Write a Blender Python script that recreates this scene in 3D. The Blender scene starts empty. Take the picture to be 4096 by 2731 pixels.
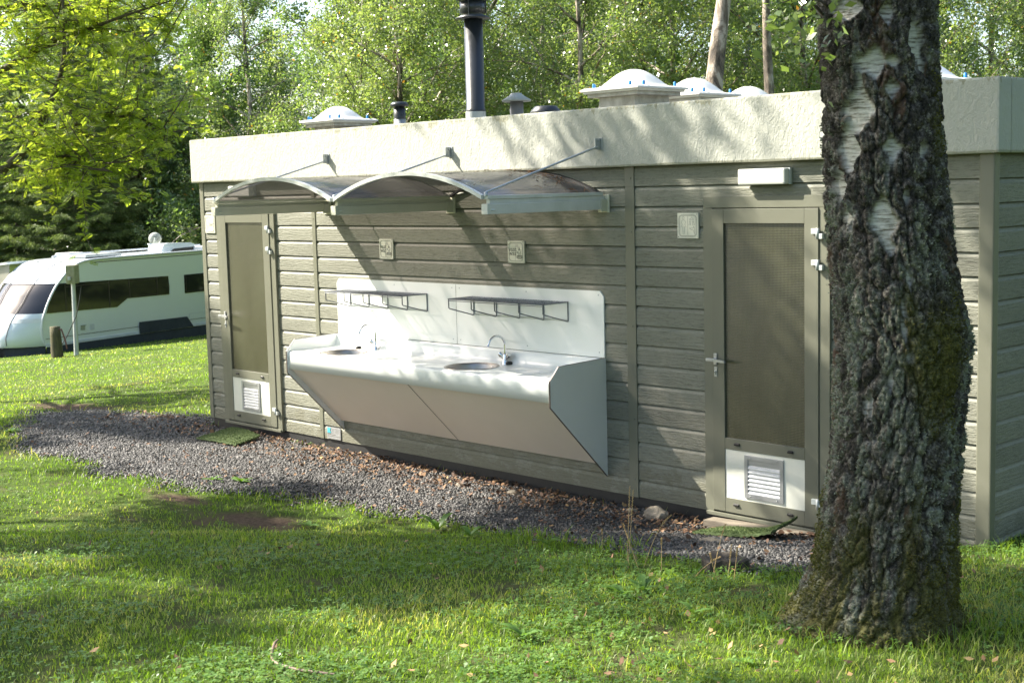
import bpy, math, random
import numpy as np
from mathutils import Vector, Matrix

# ------------------------------------------------------------------ camera, light, exposure
SC = bpy.context.scene
COL = SC.collection
CAM = np.array([5.76415718, -7.45363069, 2.33588481])
YAW, PIT, ROL, FPX = -0.8047249, -0.11070372, -0.02523327, 5533.8795

def cam_axes():
    f = np.array([math.sin(YAW)*math.cos(PIT), math.cos(YAW)*math.cos(PIT), math.sin(PIT)])
    r = np.array([math.cos(YAW), -math.sin(YAW), 0]); u = np.cross(r, f)
    r2 = math.cos(ROL)*r+math.sin(ROL)*u; u2 = np.cross(r2, f)
    return r2, u2, f
CR, CU, CF = cam_axes()
cd = bpy.data.cameras.new('camera'); cam = bpy.data.objects.new('camera', cd); COL.objects.link(cam)
cd.sensor_fit = 'HORIZONTAL'; cd.sensor_width = 36.0; cd.lens = FPX/4096*36.0
cd.clip_start = .05; cd.clip_end = 2000
cd.dof.use_dof = True; cd.dof.focus_distance = 9.5; cd.dof.aperture_fstop = 8.0
cam.matrix_world = Matrix(((CR[0], CU[0], -CF[0], CAM[0]), (CR[1], CU[1], -CF[1], CAM[1]), (CR[2], CU[2], -CF[2], CAM[2]), (0, 0, 0, 1)))
SC.camera = cam

SUN = Vector((-1.8, -1.0, 1.75)).normalized()      # towards the sun
W = bpy.data.worlds.new('World'); SC.world = W; W.use_nodes = True
wn = W.node_tree.nodes; wl = W.node_tree.links
sky = wn.new('ShaderNodeTexSky'); sky.sky_type = 'NISHITA'; sky.sun_disc = False
sky.sun_elevation = math.asin(SUN.z); sky.sun_rotation = math.atan2(SUN.x, SUN.y)
sky.air_density = 1.0; sky.dust_density = 2.5; sky.ozone_density = 1.0
bg = wn['Background']; wl.new(sky.outputs[0], bg.inputs[0]); bg.inputs[1].default_value = 0.108
sl = bpy.data.lights.new('sun', 'SUN'); so = bpy.data.objects.new('sun', sl); COL.objects.link(so)
sl.energy = 5.0; sl.angle = math.radians(.55); sl.color = (1.0, .93, .80)
so.rotation_euler = (-SUN).to_track_quat('-Z', 'Y').to_euler(); so.location = (-20, -12, 22)
SC.view_settings.view_transform = 'Standard'; SC.view_settings.look = 'None'
SC.view_settings.exposure = 1.85; SC.view_settings.gamma = 1.0
SC.render.engine = 'CYCLES'
SC.cycles.max_bounces = 7; SC.cycles.diffuse_bounces = 4; SC.cycles.glossy_bounces = 3
SC.cycles.transmission_bounces = 5; SC.cycles.transparent_max_bounces = 6
SC.cycles.use_denoising = True; SC.cycles.sample_clamp_indirect = 6.0
SC.cycles.caustics_reflective = False; SC.cycles.caustics_refractive = False

rng = np.random.default_rng(7); random.seed(7)

def at(px, py, D):      # a point of the place: bearing taken from the photo, distance measured
    return CAM+D*(CF+CR*(px-2048)/FPX+CU*(1365.5-py)/FPX)

# ------------------------------------------------------------------ noise (numpy)
def _h(ix, iy, iz, s):
    n = (ix.astype(np.int64)*374761393+iy.astype(np.int64)*668265263+iz.astype(np.int64)*2147483647+s*1274126177) & 0xffffffff
    n = ((n ^ (n >> 13))*1274126177) & 0xffffffff
    return ((n ^ (n >> 16)) & 0xffff)/65535.0
def vn(x, y, z, s=0):
    x, y, z = np.broadcast_arrays(np.asarray(x, float), np.asarray(y, float), np.asarray(z, float))
    ix, iy, iz = np.floor(x), np.floor(y), np.floor(z)
    fx, fy, fz = x-ix, y-iy, z-iz
    fx, fy, fz = [t*t*(3-2*t) for t in (fx, fy, fz)]
    r = 0
    for a in (0, 1):
        for b in (0, 1):
            for c in (0, 1):
                w = (fx if a else 1-fx)*(fy if b else 1-fy)*(fz if c else 1-fz)
                r = r+w*_h(ix+a, iy+b, iz+c, s)
    return r
def fbm(x, y, z=0, o=4, s=0):
    r = 0; a = .5; t = 0
    for k in range(o):
        r = r+a*vn(np.asarray(x)*2**k, np.asarray(y)*2**k, np.asarray(z)*2**k, s+k); t += a; a *= .5
    return r/t

# ------------------------------------------------------------------ ground height
def G(x, y):
    x = np.asarray(x, float); y = np.asarray(y, float)
    u = .45*x-.55*np.minimum(y, 0)
    h = .65*(1-np.exp(-np.maximum(0, u-.2)/2.2))
    d = np.maximum(0, -x-6.6)
    h = h-.0787*(d-2*(1-np.exp(-d/2)))
    far = np.maximum(0, d-38); h = h+.0787*far
    h = h+.018*(fbm(x*.9, y*.9, 0, 3, 3)-.5)*np.clip((np.abs(y+.1)-.2)*1.5, 0, 1)
    return h
def g1(x, y): return float(G(x, y))

# ------------------------------------------------------------------ materials
def newmat(name):
    m = bpy.data.materials.new(name); m.use_nodes = True
    nt = m.node_tree; return m, nt, nt.nodes, nt.links, nt.nodes['Principled BSDF']
def ramp(N, L, src, stops):
    r = N.new('ShaderNodeValToRGB'); L.new(src, r.inputs[0])
    e = r.color_ramp.elements
    while len(e) < len(stops): e.new(.5)
    for k, (p, c) in enumerate(stops):
        e[k].position = p; e[k].color = (*c, 1) if len(c) == 3 else c
    return r.outputs[0]
def noise(N, L, vec, scale, detail=4, rough=.55, dist=0):
    n = N.new('ShaderNodeTexNoise'); n.inputs['Scale'].default_value = scale; n.inputs['Detail'].default_value = detail
    n.inputs['Roughness'].default_value = rough; n.inputs['Distortion'].default_value = dist
    if vec is not None: L.new(vec, n.inputs['Vector'])
    return n.outputs['Fac']
def mapping(N, L, vec, scale=(1, 1, 1), loc=(0, 0, 0)):
    m = N.new('ShaderNodeMapping'); m.inputs['Scale'].default_value = scale; m.inputs['Location'].default_value = loc
    L.new(vec, m.inputs[0]); return m.outputs[0]
def mth(N, L, op, a, b=None, c=None):
    m = N.new('ShaderNodeMath'); m.operation = op
    for k, v in enumerate((a, b, c)):
        if v is None: continue
        if isinstance(v, (int, float)): m.inputs[k].default_value = v
        else: L.new(v, m.inputs[k])
    return m.outputs[0]
def mixc(N, L, f, a, b, typ='MIX'):
    m = N.new('ShaderNodeMix'); m.data_type = 'RGBA'; m.blend_type = typ
    for s, v in ((0, f), (6, a), (7, b)):
        if isinstance(v, (int, float)): m.inputs[s].default_value = v
        elif isinstance(v, tuple): m.inputs[s].default_value = (*v, 1)
        else: L.new(v, m.inputs[s])
    return m.outputs[2]
def bump(N, L, P, h, dist, strength=1.0):
    b = N.new('ShaderNodeBump'); b.inputs['Strength'].default_value = strength; b.inputs['Distance'].default_value = dist
    L.new(h, b.inputs['Height']); L.new(b.outputs[0], P.inputs['Normal']); return b
def geo(N): return N.new('ShaderNodeNewGeometry').outputs['Position']
def pm(name, c1, c2=None, rough=.5, metal=0, scale=4, bd=0, bs=60, spec=.5, coat=0, rv=.12, stretch=(1, 1, 1)):
    m, nt, N, L, P = newmat(name)
    c2 = c2 or tuple(x*.82 for x in c1)
    v = mapping(N, L, geo(N), stretch)
    n = noise(N, L, v, scale, 5, .6)
    L.new(ramp(N, L, n, [(.3, c1), (.72, c2)]), P.inputs['Base Color'])
    n2 = noise(N, L, v, scale*5, 3)
    L.new(mth(N, L, 'MULTIPLY_ADD', n2, rv*2, rough-rv), P.inputs['Roughness'])
    P.inputs['Metallic'].default_value = metal; P.inputs['Specular IOR Level'].default_value = spec
    P.inputs['Coat Weight'].default_value = coat; P.inputs['Coat Roughness'].default_value = .08
    if bd: bump(N, L, P, noise(N, L, v, bs, 3), bd)
    return m

# timber-grain cladding board
def mat_siding():
    m, nt, N, L, P = newmat('grain_board')
    g = geo(N); s = N.new('ShaderNodeSeparateXYZ'); L.new(g, s.inputs[0])
    row = mth(N, L, 'FLOOR', mth(N, L, 'DIVIDE', mth(N, L, 'SUBTRACT', s.outputs[2], .077), .1403))
    hx = mth(N, L, 'ADD', mth(N, L, 'ADD', s.outputs[0], s.outputs[1]), mth(N, L, 'MULTIPLY', row, 7.31))
    cx = N.new('ShaderNodeCombineXYZ'); L.new(hx, cx.inputs[0]); L.new(mth(N, L, 'MULTIPLY', row, 3.3), cx.inputs[1]); L.new(s.outputs[2], cx.inputs[2])
    v = cx.outputs[0]
    warp = noise(N, L, mapping(N, L, v, (1.6, 1, 7)), 1.0, 2, .5, .8)
    w = N.new('ShaderNodeTexWave'); w.wave_type = 'BANDS'; w.bands_direction = 'Z'
    w.inputs['Scale'].default_value = 13; w.inputs['Distortion'].default_value = 0; w.inputs['Detail'].default_value = 0
    zz = mth(N, L, 'ADD', s.outputs[2], mth(N, L, 'MULTIPLY', warp, .17))
    c2 = N.new('ShaderNodeCombineXYZ'); L.new(zz, c2.inputs[2]); L.new(c2.outputs[0], w.inputs['Vector'])
    fine = noise(N, L, mapping(N, L, v, (14, 1, 150)), 1.0, 4, .65, .6)
    med = noise(N, L, mapping(N, L, v, (30, 1, 55)), 1.0, 3, .6, 1.0)
    h = mth(N, L, 'ADD', mth(N, L, 'MULTIPLY', w.outputs['Fac'], .14), mth(N, L, 'ADD', mth(N, L, 'MULTIPLY', fine, 1.0), mth(N, L, 'MULTIPLY', med, .65)))
    fr_ = mth(N, L, 'FRACT', mth(N, L, 'DIVIDE', mth(N, L, 'SUBTRACT', s.outputs[2], .077), .1403))
    face = mth(N, L, 'LESS_THAN', fr_, .775)
    hb = mth(N, L, 'MULTIPLY', h, mth(N, L, 'MULTIPLY_ADD', face, .9, .1))
    bump(N, L, P, hb, .0055, 1.0)
    tint = noise(N, L, mapping(N, L, v, (.8, 1, 2.5)), 1.0, 4)
    base = ramp(N, L, tint, [(.3, (.192, .194, .153)), (.7, (.24, .242, .192))])
    dark = ramp(N, L, h, [(.55, (.50, .49, .46)), (.95, (1, 1, 1))])
    wnz = N.new('ShaderNodeTexWhiteNoise'); wnz.noise_dimensions = '1D'; L.new(row, wnz.inputs['W'])
    tn = mth(N, L, 'MULTIPLY_ADD', wnz.outputs['Value'], .16, .90); cc = N.new('ShaderNodeCombineColor')
    for k_ in range(3): L.new(tn, cc.inputs[k_])
    c_ = mixc(N, L, 1.0, mixc(N, L, .8, base, dark, 'MULTIPLY'), cc.outputs[0], 'MULTIPLY')
    spl = noise(N, L, mapping(N, L, g, (5, 5, 9)), 1.0, 6, .7)
    low = mth(N, L, 'MULTIPLY', mth(N, L, 'SUBTRACT', .55, s.outputs[2]), .55)
    mud = mth(N, L, 'MULTIPLY', mth(N, L, 'GREATER_THAN', mth(N, L, 'ADD', spl, low), .66), .4)
    c_ = mixc(N, L, mud, c_, (.12, .115, .07))
    L.new(c_, P.inputs['Base Color'])
    P.inputs['Roughness'].default_value = .62; P.inputs['Specular IOR Level'].default_value = .4
    return m
def mat_stucco():
    m, nt, N, L, P = newmat('cream_render')
    g = geo(N); s = N.new('ShaderNodeSeparateXYZ'); L.new(g, s.inputs[0])
    v = mapping(N, L, g, (1, 1, .55))
    h = mth(N, L, 'ADD', noise(N, L, v, 42, 4, .6, 1.2), mth(N, L, 'MULTIPLY', noise(N, L, v, 14, 3, .5, .6), .8))
    bump(N, L, P, h, .009, .9)
    base = ramp(N, L, noise(N, L, g, 1.3, 5, .6), [(.3, (.44, .445, .395)), (.75, (.395, .405, .36))])
    st = noise(N, L, mapping(N, L, g, (9, 9, 1.6)), 1.0, 6, .7)
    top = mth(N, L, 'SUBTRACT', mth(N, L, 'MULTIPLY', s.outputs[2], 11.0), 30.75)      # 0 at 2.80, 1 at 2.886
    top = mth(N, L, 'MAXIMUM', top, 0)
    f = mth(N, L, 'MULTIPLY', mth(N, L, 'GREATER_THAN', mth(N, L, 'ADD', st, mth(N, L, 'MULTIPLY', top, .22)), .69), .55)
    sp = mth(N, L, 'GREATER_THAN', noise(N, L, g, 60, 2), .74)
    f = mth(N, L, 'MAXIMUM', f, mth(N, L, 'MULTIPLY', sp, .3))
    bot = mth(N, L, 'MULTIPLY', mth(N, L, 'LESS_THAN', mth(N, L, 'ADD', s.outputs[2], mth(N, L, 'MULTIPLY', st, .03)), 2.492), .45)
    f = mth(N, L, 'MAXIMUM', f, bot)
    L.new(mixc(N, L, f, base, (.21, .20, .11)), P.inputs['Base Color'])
    P.inputs['Roughness'].default_value = .8; P.inputs['Specular IOR Level'].default_value = .25
    return m
def mat_glass_door():
    m, nt, N, L, P = newmat('patterned_glass')
    g = geo(N); s = N.new('ShaderNodeSeparateXYZ'); L.new(g, s.inputs[0])
    def wav(o, per): return mth(N, L, 'SINE', mth(N, L, 'MULTIPLY', o, 2*math.pi/per))
    hx, hz = wav(s.outputs[0], .0135), wav(s.outputs[2], .0135)
    h = mth(N, L, 'MULTIPLY', mth(N, L, 'ADD', mth(N, L, 'ABSOLUTE', hx), mth(N, L, 'ABSOLUTE', hz)), .5)
    bump(N, L, P, h, .0015, .5)
    n = noise(N, L, mapping(N, L, g, (3.5, 1, .8)), 1.0, 2)
    base = ramp(N, L, n, [(.35, (.044, .046, .022)), (.65, (.07, .075, .042))])
    cell = mth(N, L, 'MULTIPLY', mth(N, L, 'ABSOLUTE', wav(s.outputs[0], .021)), mth(N, L, 'ABSOLUTE', wav(s.outputs[2], .021)))
    ln = mth(N, L, 'LESS_THAN', cell, .34)
    c_ = mixc(N, L, ln, base, (.022, .02, .014))
    c_ = mixc(N, L, mth(N, L, 'GREATER_THAN', cell, .86), c_, (.115, .12, .082))  # bright cell centres: glints of the pattern painted into the colour
    L.new(c_, P.inputs['Base Color'])
    P.inputs['Roughness'].default_value = .16; P.inputs['Specular IOR Level'].default_value = .7
    return m
def mat_sheet():      # smoke-tinted polycarbonate
    m, nt, N, L, P = newmat('tinted_polycarbonate')
    tr = N.new('ShaderNodeBsdfTransparent'); tr.inputs[0].default_value = (.42, .39, .40, 1)
    P.inputs['Roughness'].default_value = .12; P.inputs['Specular IOR Level'].default_value = .8
    n = noise(N, L, mapping(N, L, geo(N), (2, 5, 2)), 1.0, 5, .6)
    L.new(ramp(N, L, n, [(.3, (.15, .14, .14)), (.7, (.27, .26, .255))]), P.inputs['Base Color'])
    mx = N.new('ShaderNodeMixShader'); mx.inputs[0].default_value = .52
    L.new(tr.outputs[0], mx.inputs[1]); L.new(P.outputs[0], mx.inputs[2])
    L.new(mx.outputs[0], N['Material Output'].inputs[0]); return m
def mat_leaf(name, c1, c2, c3, trans=.45, rough=.42, spec=.5, tcol=1.6):
    m, nt, N, L, P = newmat(name)
    a = N.new('ShaderNodeAttribute'); a.attribute_name = 'v'
    c = ramp(N, L, a.outputs['Fac'], [(0, c1), (.55, c2), (.985, c3), (1, (.42, .22, .03))])
    L.new(c, P.inputs['Base Color']); P.inputs['Roughness'].default_value = rough; P.inputs['Specular IOR Level'].default_value = spec
    t = N.new('ShaderNodeBsdfTranslucent')
    L.new(mixc(N, L, 1.0, c, (tcol, tcol*1.02, tcol*.45), 'MULTIPLY'), t.inputs[0])
    mx = N.new('ShaderNodeMixShader'); mx.inputs[0].default_value = trans
    L.new(P.outputs[0], mx.inputs[1]); L.new(t.outputs[0], mx.inputs[2]); L.new(mx.outputs[0], N['Material Output'].inputs[0])
    return m
def mat_attr(name, stops, rough=.8, spec=.3, bd=0, bs=40):
    m, nt, N, L, P = newmat(name)
    a = N.new('ShaderNodeAttribute'); a.attribute_name = 'v'
    L.new(ramp(N, L, a.outputs['Fac'], stops), P.inputs['Base Color'])
    P.inputs['Roughness'].default_value = rough; P.inputs['Specular IOR Level'].default_value = spec
    if bd: bump(N, L, P, noise(N, L, geo(N), bs, 4), bd)
    return m
def mat_birchbark(name):      # young pale trunks far behind
    m, nt, N, L, P = newmat(name)
    g = N.new('ShaderNodeTexCoord').outputs['Object']
    n = noise(N, L, mapping(N, L, g, (5, 5, 2.2)), 1.0, 6, .7, .6)
    n2 = noise(N, L, mapping(N, L, g, (8, 8, 60)), 1.0, 3)
    c = ramp(N, L, n, [(.40, (.05, .04, .03)), (.5, (.20, .16, .12)), (.58, (.46, .40, .33))])
    c = mixc(N, L, mth(N, L, 'MULTIPLY', mth(N, L, 'GREATER_THAN', n2, .62), .4), c, (.12, .10, .08))
    L.new(c, P.inputs['Base Color']); P.inputs['Roughness'].default_value = .8
    bump(N, L, P, n, .03); return m
MT = {}
MT['siding'] = mat_siding(); MT['stucco'] = mat_stucco(); MT['dglass'] = mat_glass_door(); MT['sheet'] = mat_sheet()
MT['trim'] = pm('olive_grey_aluminium', (.142, .144, .108), (.155, .157, .118), .42, 0, 3, .0004, 300)
MT['door'] = pm('olive_grey_door_frame', (.132, .134, .101), (.144, .146, .110), .42, 0, 3, .0003, 300)
MT['plinth'] = pm('black_plinth_sheet', (.009, .009, .010), (.016, .016, .016), .6, 0, 5)
MT['black'] = pm('black_rubber', (.012, .012, .012), (.02, .02, .02), .5)
MT['cream'] = pm('cream_panel', (.72, .72, .64), (.66, .66, .58), .4, 0, 6)
MT['white'] = pm('white_laminate', (.80, .82, .80), (.785, .805, .79), .30, 0, .8, rv=.02)
MT['skirt'] = pm('pale_laminate', (.82, .73, .64), (.78, .69, .60), .35, 0, 2)
MT['greyl'] = pm('grey_laminate', (.68, .69, .64), (.65, .66, .61), .5, 0, 3)
MT['edge'] = pm('dark_laminate_edge', (.07, .05, .04), (.05, .04, .035), .5)
MT['alu'] = pm('brushed_aluminium', (.45, .46, .47), (.38, .39, .40), .35, .55, 8)
MT['alup'] = pm('painted_aluminium', (.50, .53, .52), (.40, .43, .43), .4, .2, 8)
MT['canopy'] = pm('off_white_aluminium', (.62, .63, .60), (.50, .52, .48), .4, 0, 6)
MT['beam'] = pm('cream_beam', (.56, .55, .44), (.50, .50, .40), .42, 0, 6)
MT['steel'] = pm('stainless_steel', (.42, .385, .36), (.33, .30, .28), .34, 1.0, 9, rv=.1, stretch=(1, 1, 8))
MT['chrome'] = pm('chrome', (.80, .81, .83), (.75, .76, .78), .08, 1.0, 9, rv=.03)
MT['wire'] = pm('grey_coated_wire', (.30, .31, .35), (.34, .35, .39), .3, .5, 9); MT['wired'] = pm('dark_grey_wire', (.12, .13, .15), (.15, .16, .18), .35, .3, 9)
MT['galv'] = pm('galvanised_steel', (.46, .49, .50), (.36, .39, .40), .4, .6, 14)
MT['flue'] = pm('black_enamel', (.022, .026, .032), (.022, .025, .03), .35, 0, 5, coat=.15)
MT['pvc'] = pm('grey_pvc', (.20, .20, .20), (.17, .17, .175), .5, 0, 8)
MT['pvct'] = pm('pale_grey_cowl', (.34, .37, .36), (.28, .31, .29), .5, 0, 12)
MT['blue'] = pm('blue_plastic_cap', (.02, .22, .55), (.02, .17, .46), .4)
MT['roof'] = pm('grey_roofing', (.12, .12, .12), (.08, .08, .08), .8, 0, 4, .004, 60)
MT['curb'] = pm('weathered_curb', (.62, .61, .54), (.30, .28, .22), .65, 0, 12)
MT['lampw'] = pm('opal_lamp_cover', (.60, .61, .57), (.56, .57, .53), .35)
MT['sign'] = pm('ivory_sign_plate', (.66, .65, .55), (.60, .60, .50), .4, 0, 8)
MT['ink'] = pm('grey_engraving', (.10, .10, .08), (.08, .08, .07), .6)
MT['timber'] = pm('weathered_timber', (.26, .22, .17), (.12, .10, .075), .8, 0, 7, .006, 50, stretch=(.5, 4, 4))
MT['rock'] = pm('pale_rubble', (.26, .225, .17), (.13, .11, .09), .85, 0, 10, .01, 30)
MT['stumpm'] = pm('old_stump_wood', (.08, .065, .05), (.03, .025, .02), .9, 0, 12, .01, 40)
MT['cwhite'] = pm('glossy_white_body', (.66, .72, .76), (.62, .68, .72), .25, 0, .6, coat=.6, rv=.05)
MT['cside'] = pm('pale_caravan_side', (.76, .79, .74), (.72, .75, .70), .45, 0, .5, rv=.04)
MT['cwin'] = pm('dark_caravan_glass', (.012, .013, .014), (.02, .02, .02), .06, 0, 1, spec=.6, coat=.2, rv=.02)
MT['cskirt'] = pm('dark_blue_grey_awning_cloth', (.03, .036, .048), (.045, .052, .064), .75, 0, 2, .02, 6)
MT['crail'] = pm('white_rail', (.68, .70, .72), None, .4)
MT['tent'] = pm('white_awning_roof', (.62, .66, .66), (.50, .54, .54), .6, 0, 1)
MT['tentw'] = pm('taupe_awning_wall', (.30, .29, .25), (.26, .25, .21), .8, 0, 1)
MT['mossbox'] = pm('mossy_grey_box', (.33, .32, .22), (.20, .19, .10), .7, 0, 14)
MT['postw'] = pm('mossy_post_wood', (.11, .10, .045), (.05, .045, .03), .9, 0, 9, .01, 30, stretch=(3, 3, .6))
MT['cord'] = pm('brown_root', (.15, .095, .065), (.22, .16, .12), .6, 0, 30)
MT['cable'] = pm('dark_cable', (.02, .02, .02), None, .5)
MT['rcable'] = pm('red_brown_cable', (.16, .06, .05), None, .5)
MT['bark'] = pm('dark_bark', (.075, .06, .045), (.13, .11, .085), .9, 0, 9, .02, 30, stretch=(2, 2, .6))
MT['bbark'] = mat_birchbark('birch_bark')
MT['birchleaf'] = mat_leaf('birch_leaves', (.095, .148, .060), (.150, .21, .082), (.26, .30, .14), .48, .28, 1.0, 1.7)
MT['oakleaf'] = mat_leaf('broad_leaves', (.075, .13, .052), (.12, .19, .07), (.20, .26, .10), .46, .32, .8, 1.8)
MT['rowanleaf'] = mat_leaf('rowan_leaves', (.18, .25, .045), (.26, .33, .055), (.38, .41, .08), .55, .45, .4, 1.7)
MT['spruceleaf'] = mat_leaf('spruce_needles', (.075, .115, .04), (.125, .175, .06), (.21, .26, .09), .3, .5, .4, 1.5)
MT['grass'] = mat_leaf('grass_blades', (.115, .205, .024), (.205, .30, .04), (.46, .43, .18), .46, .45, .45, 1.7)
MT['clover'] = mat_leaf('clover_leaves', (.075, .16, .03), (.12, .22, .045), (.18, .29, .06), .35, .42, .4, 1.6)
MT['dry'] = mat_attr('dry_stems', [(0, (.42, .30, .13)), (1, (.50, .40, .22))], .7)
MT['litter'] = mat_attr('fallen_leaf_litter', [(0, (.07, .04, .028)), (.5, (.16, .09, .055)), (.85, (.28, .17, .09)), (1, (.42, .29, .12))], .7)
MT['gravelst'] = mat_attr('slate_chips', [(0, (.025, .024, .024)), (.6, (.070, .068, .066)), (1, (.19, .18, .17))], .55, .5)
MT['turfmat'] = pm('green_turf_mat', (.07, .11, .035), (.10, .14, .05), .9, 0, 60, .01, 220)

# ------------------------------------------------------------------ mesh collector
ROOT = {}
class MB:
    def __init__(s): s.v = []; s.f = []; s.sm = []
    def add(s, vs, fs, sm=False):
        b = len(s.v); s.v += [tuple(map(float, p)) for p in vs]; s.f += [tuple(i+b for i in f) for f in fs]; s.sm += [sm]*len(fs); return s
    def box(s, x0, x1, y0, y1, z0, z1, bv=0):
        if bv <= 0:
            V = [(x, y, z) for x in (x0, x1) for y in (y0, y1) for z in (z0, z1)]
            return s.add(V, [(0, 1, 3, 2), (4, 6, 7, 5), (0, 4, 5, 1), (2, 3, 7, 6), (0, 2, 6, 4), (1, 5, 7, 3)])
        import bmesh
        bm = bmesh.new(); bmesh.ops.create_cube(bm, size=1)
        for v in bm.verts:
            v.co = Vector(((x0+x1)/2+v.co.x*(x1-x0), (y0+y1)/2+v.co.y*(y1-y0), (z0+z1)/2+v.co.z*(z1-z0)))
        bmesh.ops.bevel(bm, geom=list(bm.edges), offset=bv, segments=2, profile=.6, affect='EDGES')
        bm.verts.index_update()
        s.add([v.co[:] for v in bm.verts], [[q.index for q in f.verts] for f in bm.faces]); bm.free(); return s
    def prism(s, poly, ax, a, b):      # polygon in the two other axes, extruded along axis ax
        def P(p, t):
            return {'x': (t, p[0], p[1]), 'y': (p[0], t, p[1]), 'z': (p[0], p[1], t)}[ax]
        n = len(poly)
        V = [P(p, a) for p in poly]+[P(p, b) for p in poly]
        F = [tuple(range(n)), tuple(range(2*n-1, n-1, -1))]+[(i, i+n, (i+1) % n+n, (i+1) % n) for i in range(n)]
        return s.add(V, F)
    def tube(s, pts, r, n=8, caps=True, sm=True):
        pts = [Vector(p) for p in pts]; rs = r if isinstance(r, (list, tuple, np.ndarray)) else [r]*len(pts)
        V = []; up = None
        for i, p in enumerate(pts):
            t = (pts[min(i+1, len(pts)-1)]-pts[max(i-1, 0)]).normalized()
            if up is None: up = Vector((0, 0, 1)) if abs(t.z) < .9 else Vector((1, 0, 0))
            a = t.cross(up).normalized(); b = a.cross(t).normalized(); up = b
            V += [p+(a*math.cos(2*math.pi*k/n)+b*math.sin(2*math.pi*k/n))*rs[i] for k in range(n)]
        F = [(i*n+k, i*n+(k+1) % n, (i+1)*n+(k+1) % n, (i+1)*n+k) for i in range(len(pts)-1) for k in range(n)]
        s.add(V, F, sm)
        if caps: s.add([V[k] for k in range(n)], [tuple(range(n))]); s.add([V[len(V)-n+k] for k in range(n)], [tuple(range(n-1, -1, -1))])
        return s
    def lathe(s, prof, c, n=32, axis='z', sm=True):
        V = []
        for r, h in prof:
            for k in range(n):
                a = 2*math.pi*k/n
                q = (r*math.cos(a), r*math.sin(a), h)
                if axis == 'y': q = (q[0], h, q[1])
                V.append((c[0]+q[0], c[1]+q[1], c[2]+q[2]))
        F = [(i*n+k, i*n+(k+1) % n, (i+1)*n+(k+1) % n, (i+1)*n+k) for i in range(len(prof)-1) for k in range(n)]
        return s.add(V, F, sm)
    def build(s, name, mat, parent=None, **kw):
        me = bpy.data.meshes.new(name)
        off = ROOT.get(parent.name, Vector()) if parent else kw.pop('origin', None)
        org = Vector(off) if off is not None else Vector(s.v[0])*0+sum((Vector(v) for v in s.v), Vector())/len(s.v)
        me.from_pydata([tuple(Vector(v)-org) for v in s.v], [], s.f)
        me.polygons.foreach_set('use_smooth', s.sm); me.materials.append(MT[mat] if isinstance(mat, str) else mat)
        import bmesh
        bm = bmesh.new(); bm.from_mesh(me); bmesh.ops.recalc_face_normals(bm, faces=bm.faces); bm.to_mesh(me); bm.free()
        me.update()
        o = bpy.data.objects.new(name, me); COL.objects.link(o)
        if parent: o.parent = parent; ROOT[o.name] = off
        else: o.location = org; ROOT[o.name] = org
        for k, v in kw.items(): o[k] = v
        return o
def thing(name, loc, label, cat, group=None):
    o = bpy.data.objects.new(name, None); COL.objects.link(o); o.location = loc; o.empty_display_size = .1
    ROOT[o.name] = Vector(loc); o['label'] = label; o['category'] = cat
    if group: o['group'] = group
    return o
def tag(o, label, cat, group=None, kind=None):
    o['label'] = label; o['category'] = cat
    if group: o['group'] = group
    if kind: o['kind'] = kind
    return o
def copy_tree(o, loc, label, rot=None, scale=None):
    c = o.copy(); COL.objects.link(c); c.location = loc; c['label'] = label
    if rot is not None: c.rotation_euler = (0, 0, rot)
    if scale is not None: c.scale = (scale,)*3 if isinstance(scale, (int, float)) else scale
    for ch in o.children:
        d = ch.copy(); COL.objects.link(d); d.parent = c
        for gch in ch.children:
            e = gch.copy(); COL.objects.link(e); e.parent = d
    return c
def fast(name, V, F, mat, attr=None, parent=None, smooth=False, origin=(0, 0, 0)):
    V = np.asarray(V, np.float32)-np.asarray(origin, np.float32); F = np.asarray(F, np.int32); k = F.shape[1]
    me = bpy.data.meshes.new(name); me.vertices.add(len(V)); me.vertices.foreach_set('co', V.ravel())
    me.loops.add(F.size); me.loops.foreach_set('vertex_index', F.ravel())
    me.polygons.add(len(F)); me.polygons.foreach_set('loop_start', np.arange(0, F.size, k, dtype=np.int32))
    if smooth: me.polygons.foreach_set('use_smooth', np.ones(len(F), bool))
    for nm, a in (attr or {}).items():
        a = np.asarray(a, np.float32)
        if a.ndim == 1: at_ = me.attributes.new(nm, 'FLOAT', 'POINT'); at_.data.foreach_set('value', a)
        else: at_ = me.attributes.new(nm, 'FLOAT_COLOR', 'POINT'); at_.data.foreach_set('color', a.ravel())
    me.update(calc_edges=True); me.materials.append(MT[mat] if isinstance(mat, str) else mat)
    o = bpy.data.objects.new(name, me); COL.objects.link(o); o.location = origin if parent is None else (0, 0, 0)
    if parent: o.parent = parent
    return o
def textmesh(body, size, loc, rot, mat, name, parent, ext=.0008):
    c = bpy.data.curves.new(name, 'FONT'); c.body = body; c.size = size; c.extrude = ext; c.align_x = 'CENTER'; c.align_y = 'CENTER'
    t = bpy.data.objects.new(name, c); COL.objects.link(t)
    dg = bpy.context.evaluated_depsgraph_get(); me = bpy.data.meshes.new_from_object(t.evaluated_get(dg))
    bpy.data.objects.remove(t)
    o = bpy.data.objects.new(name, me); COL.objects.link(o); me.materials.clear(); me.materials.append(MT[mat])
    me.transform(Matrix.Translation(Vector(loc)-ROOT[parent.name]) @ rot); o.parent = parent; ROOT[o.name] = ROOT[parent.name]
    return o

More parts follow.
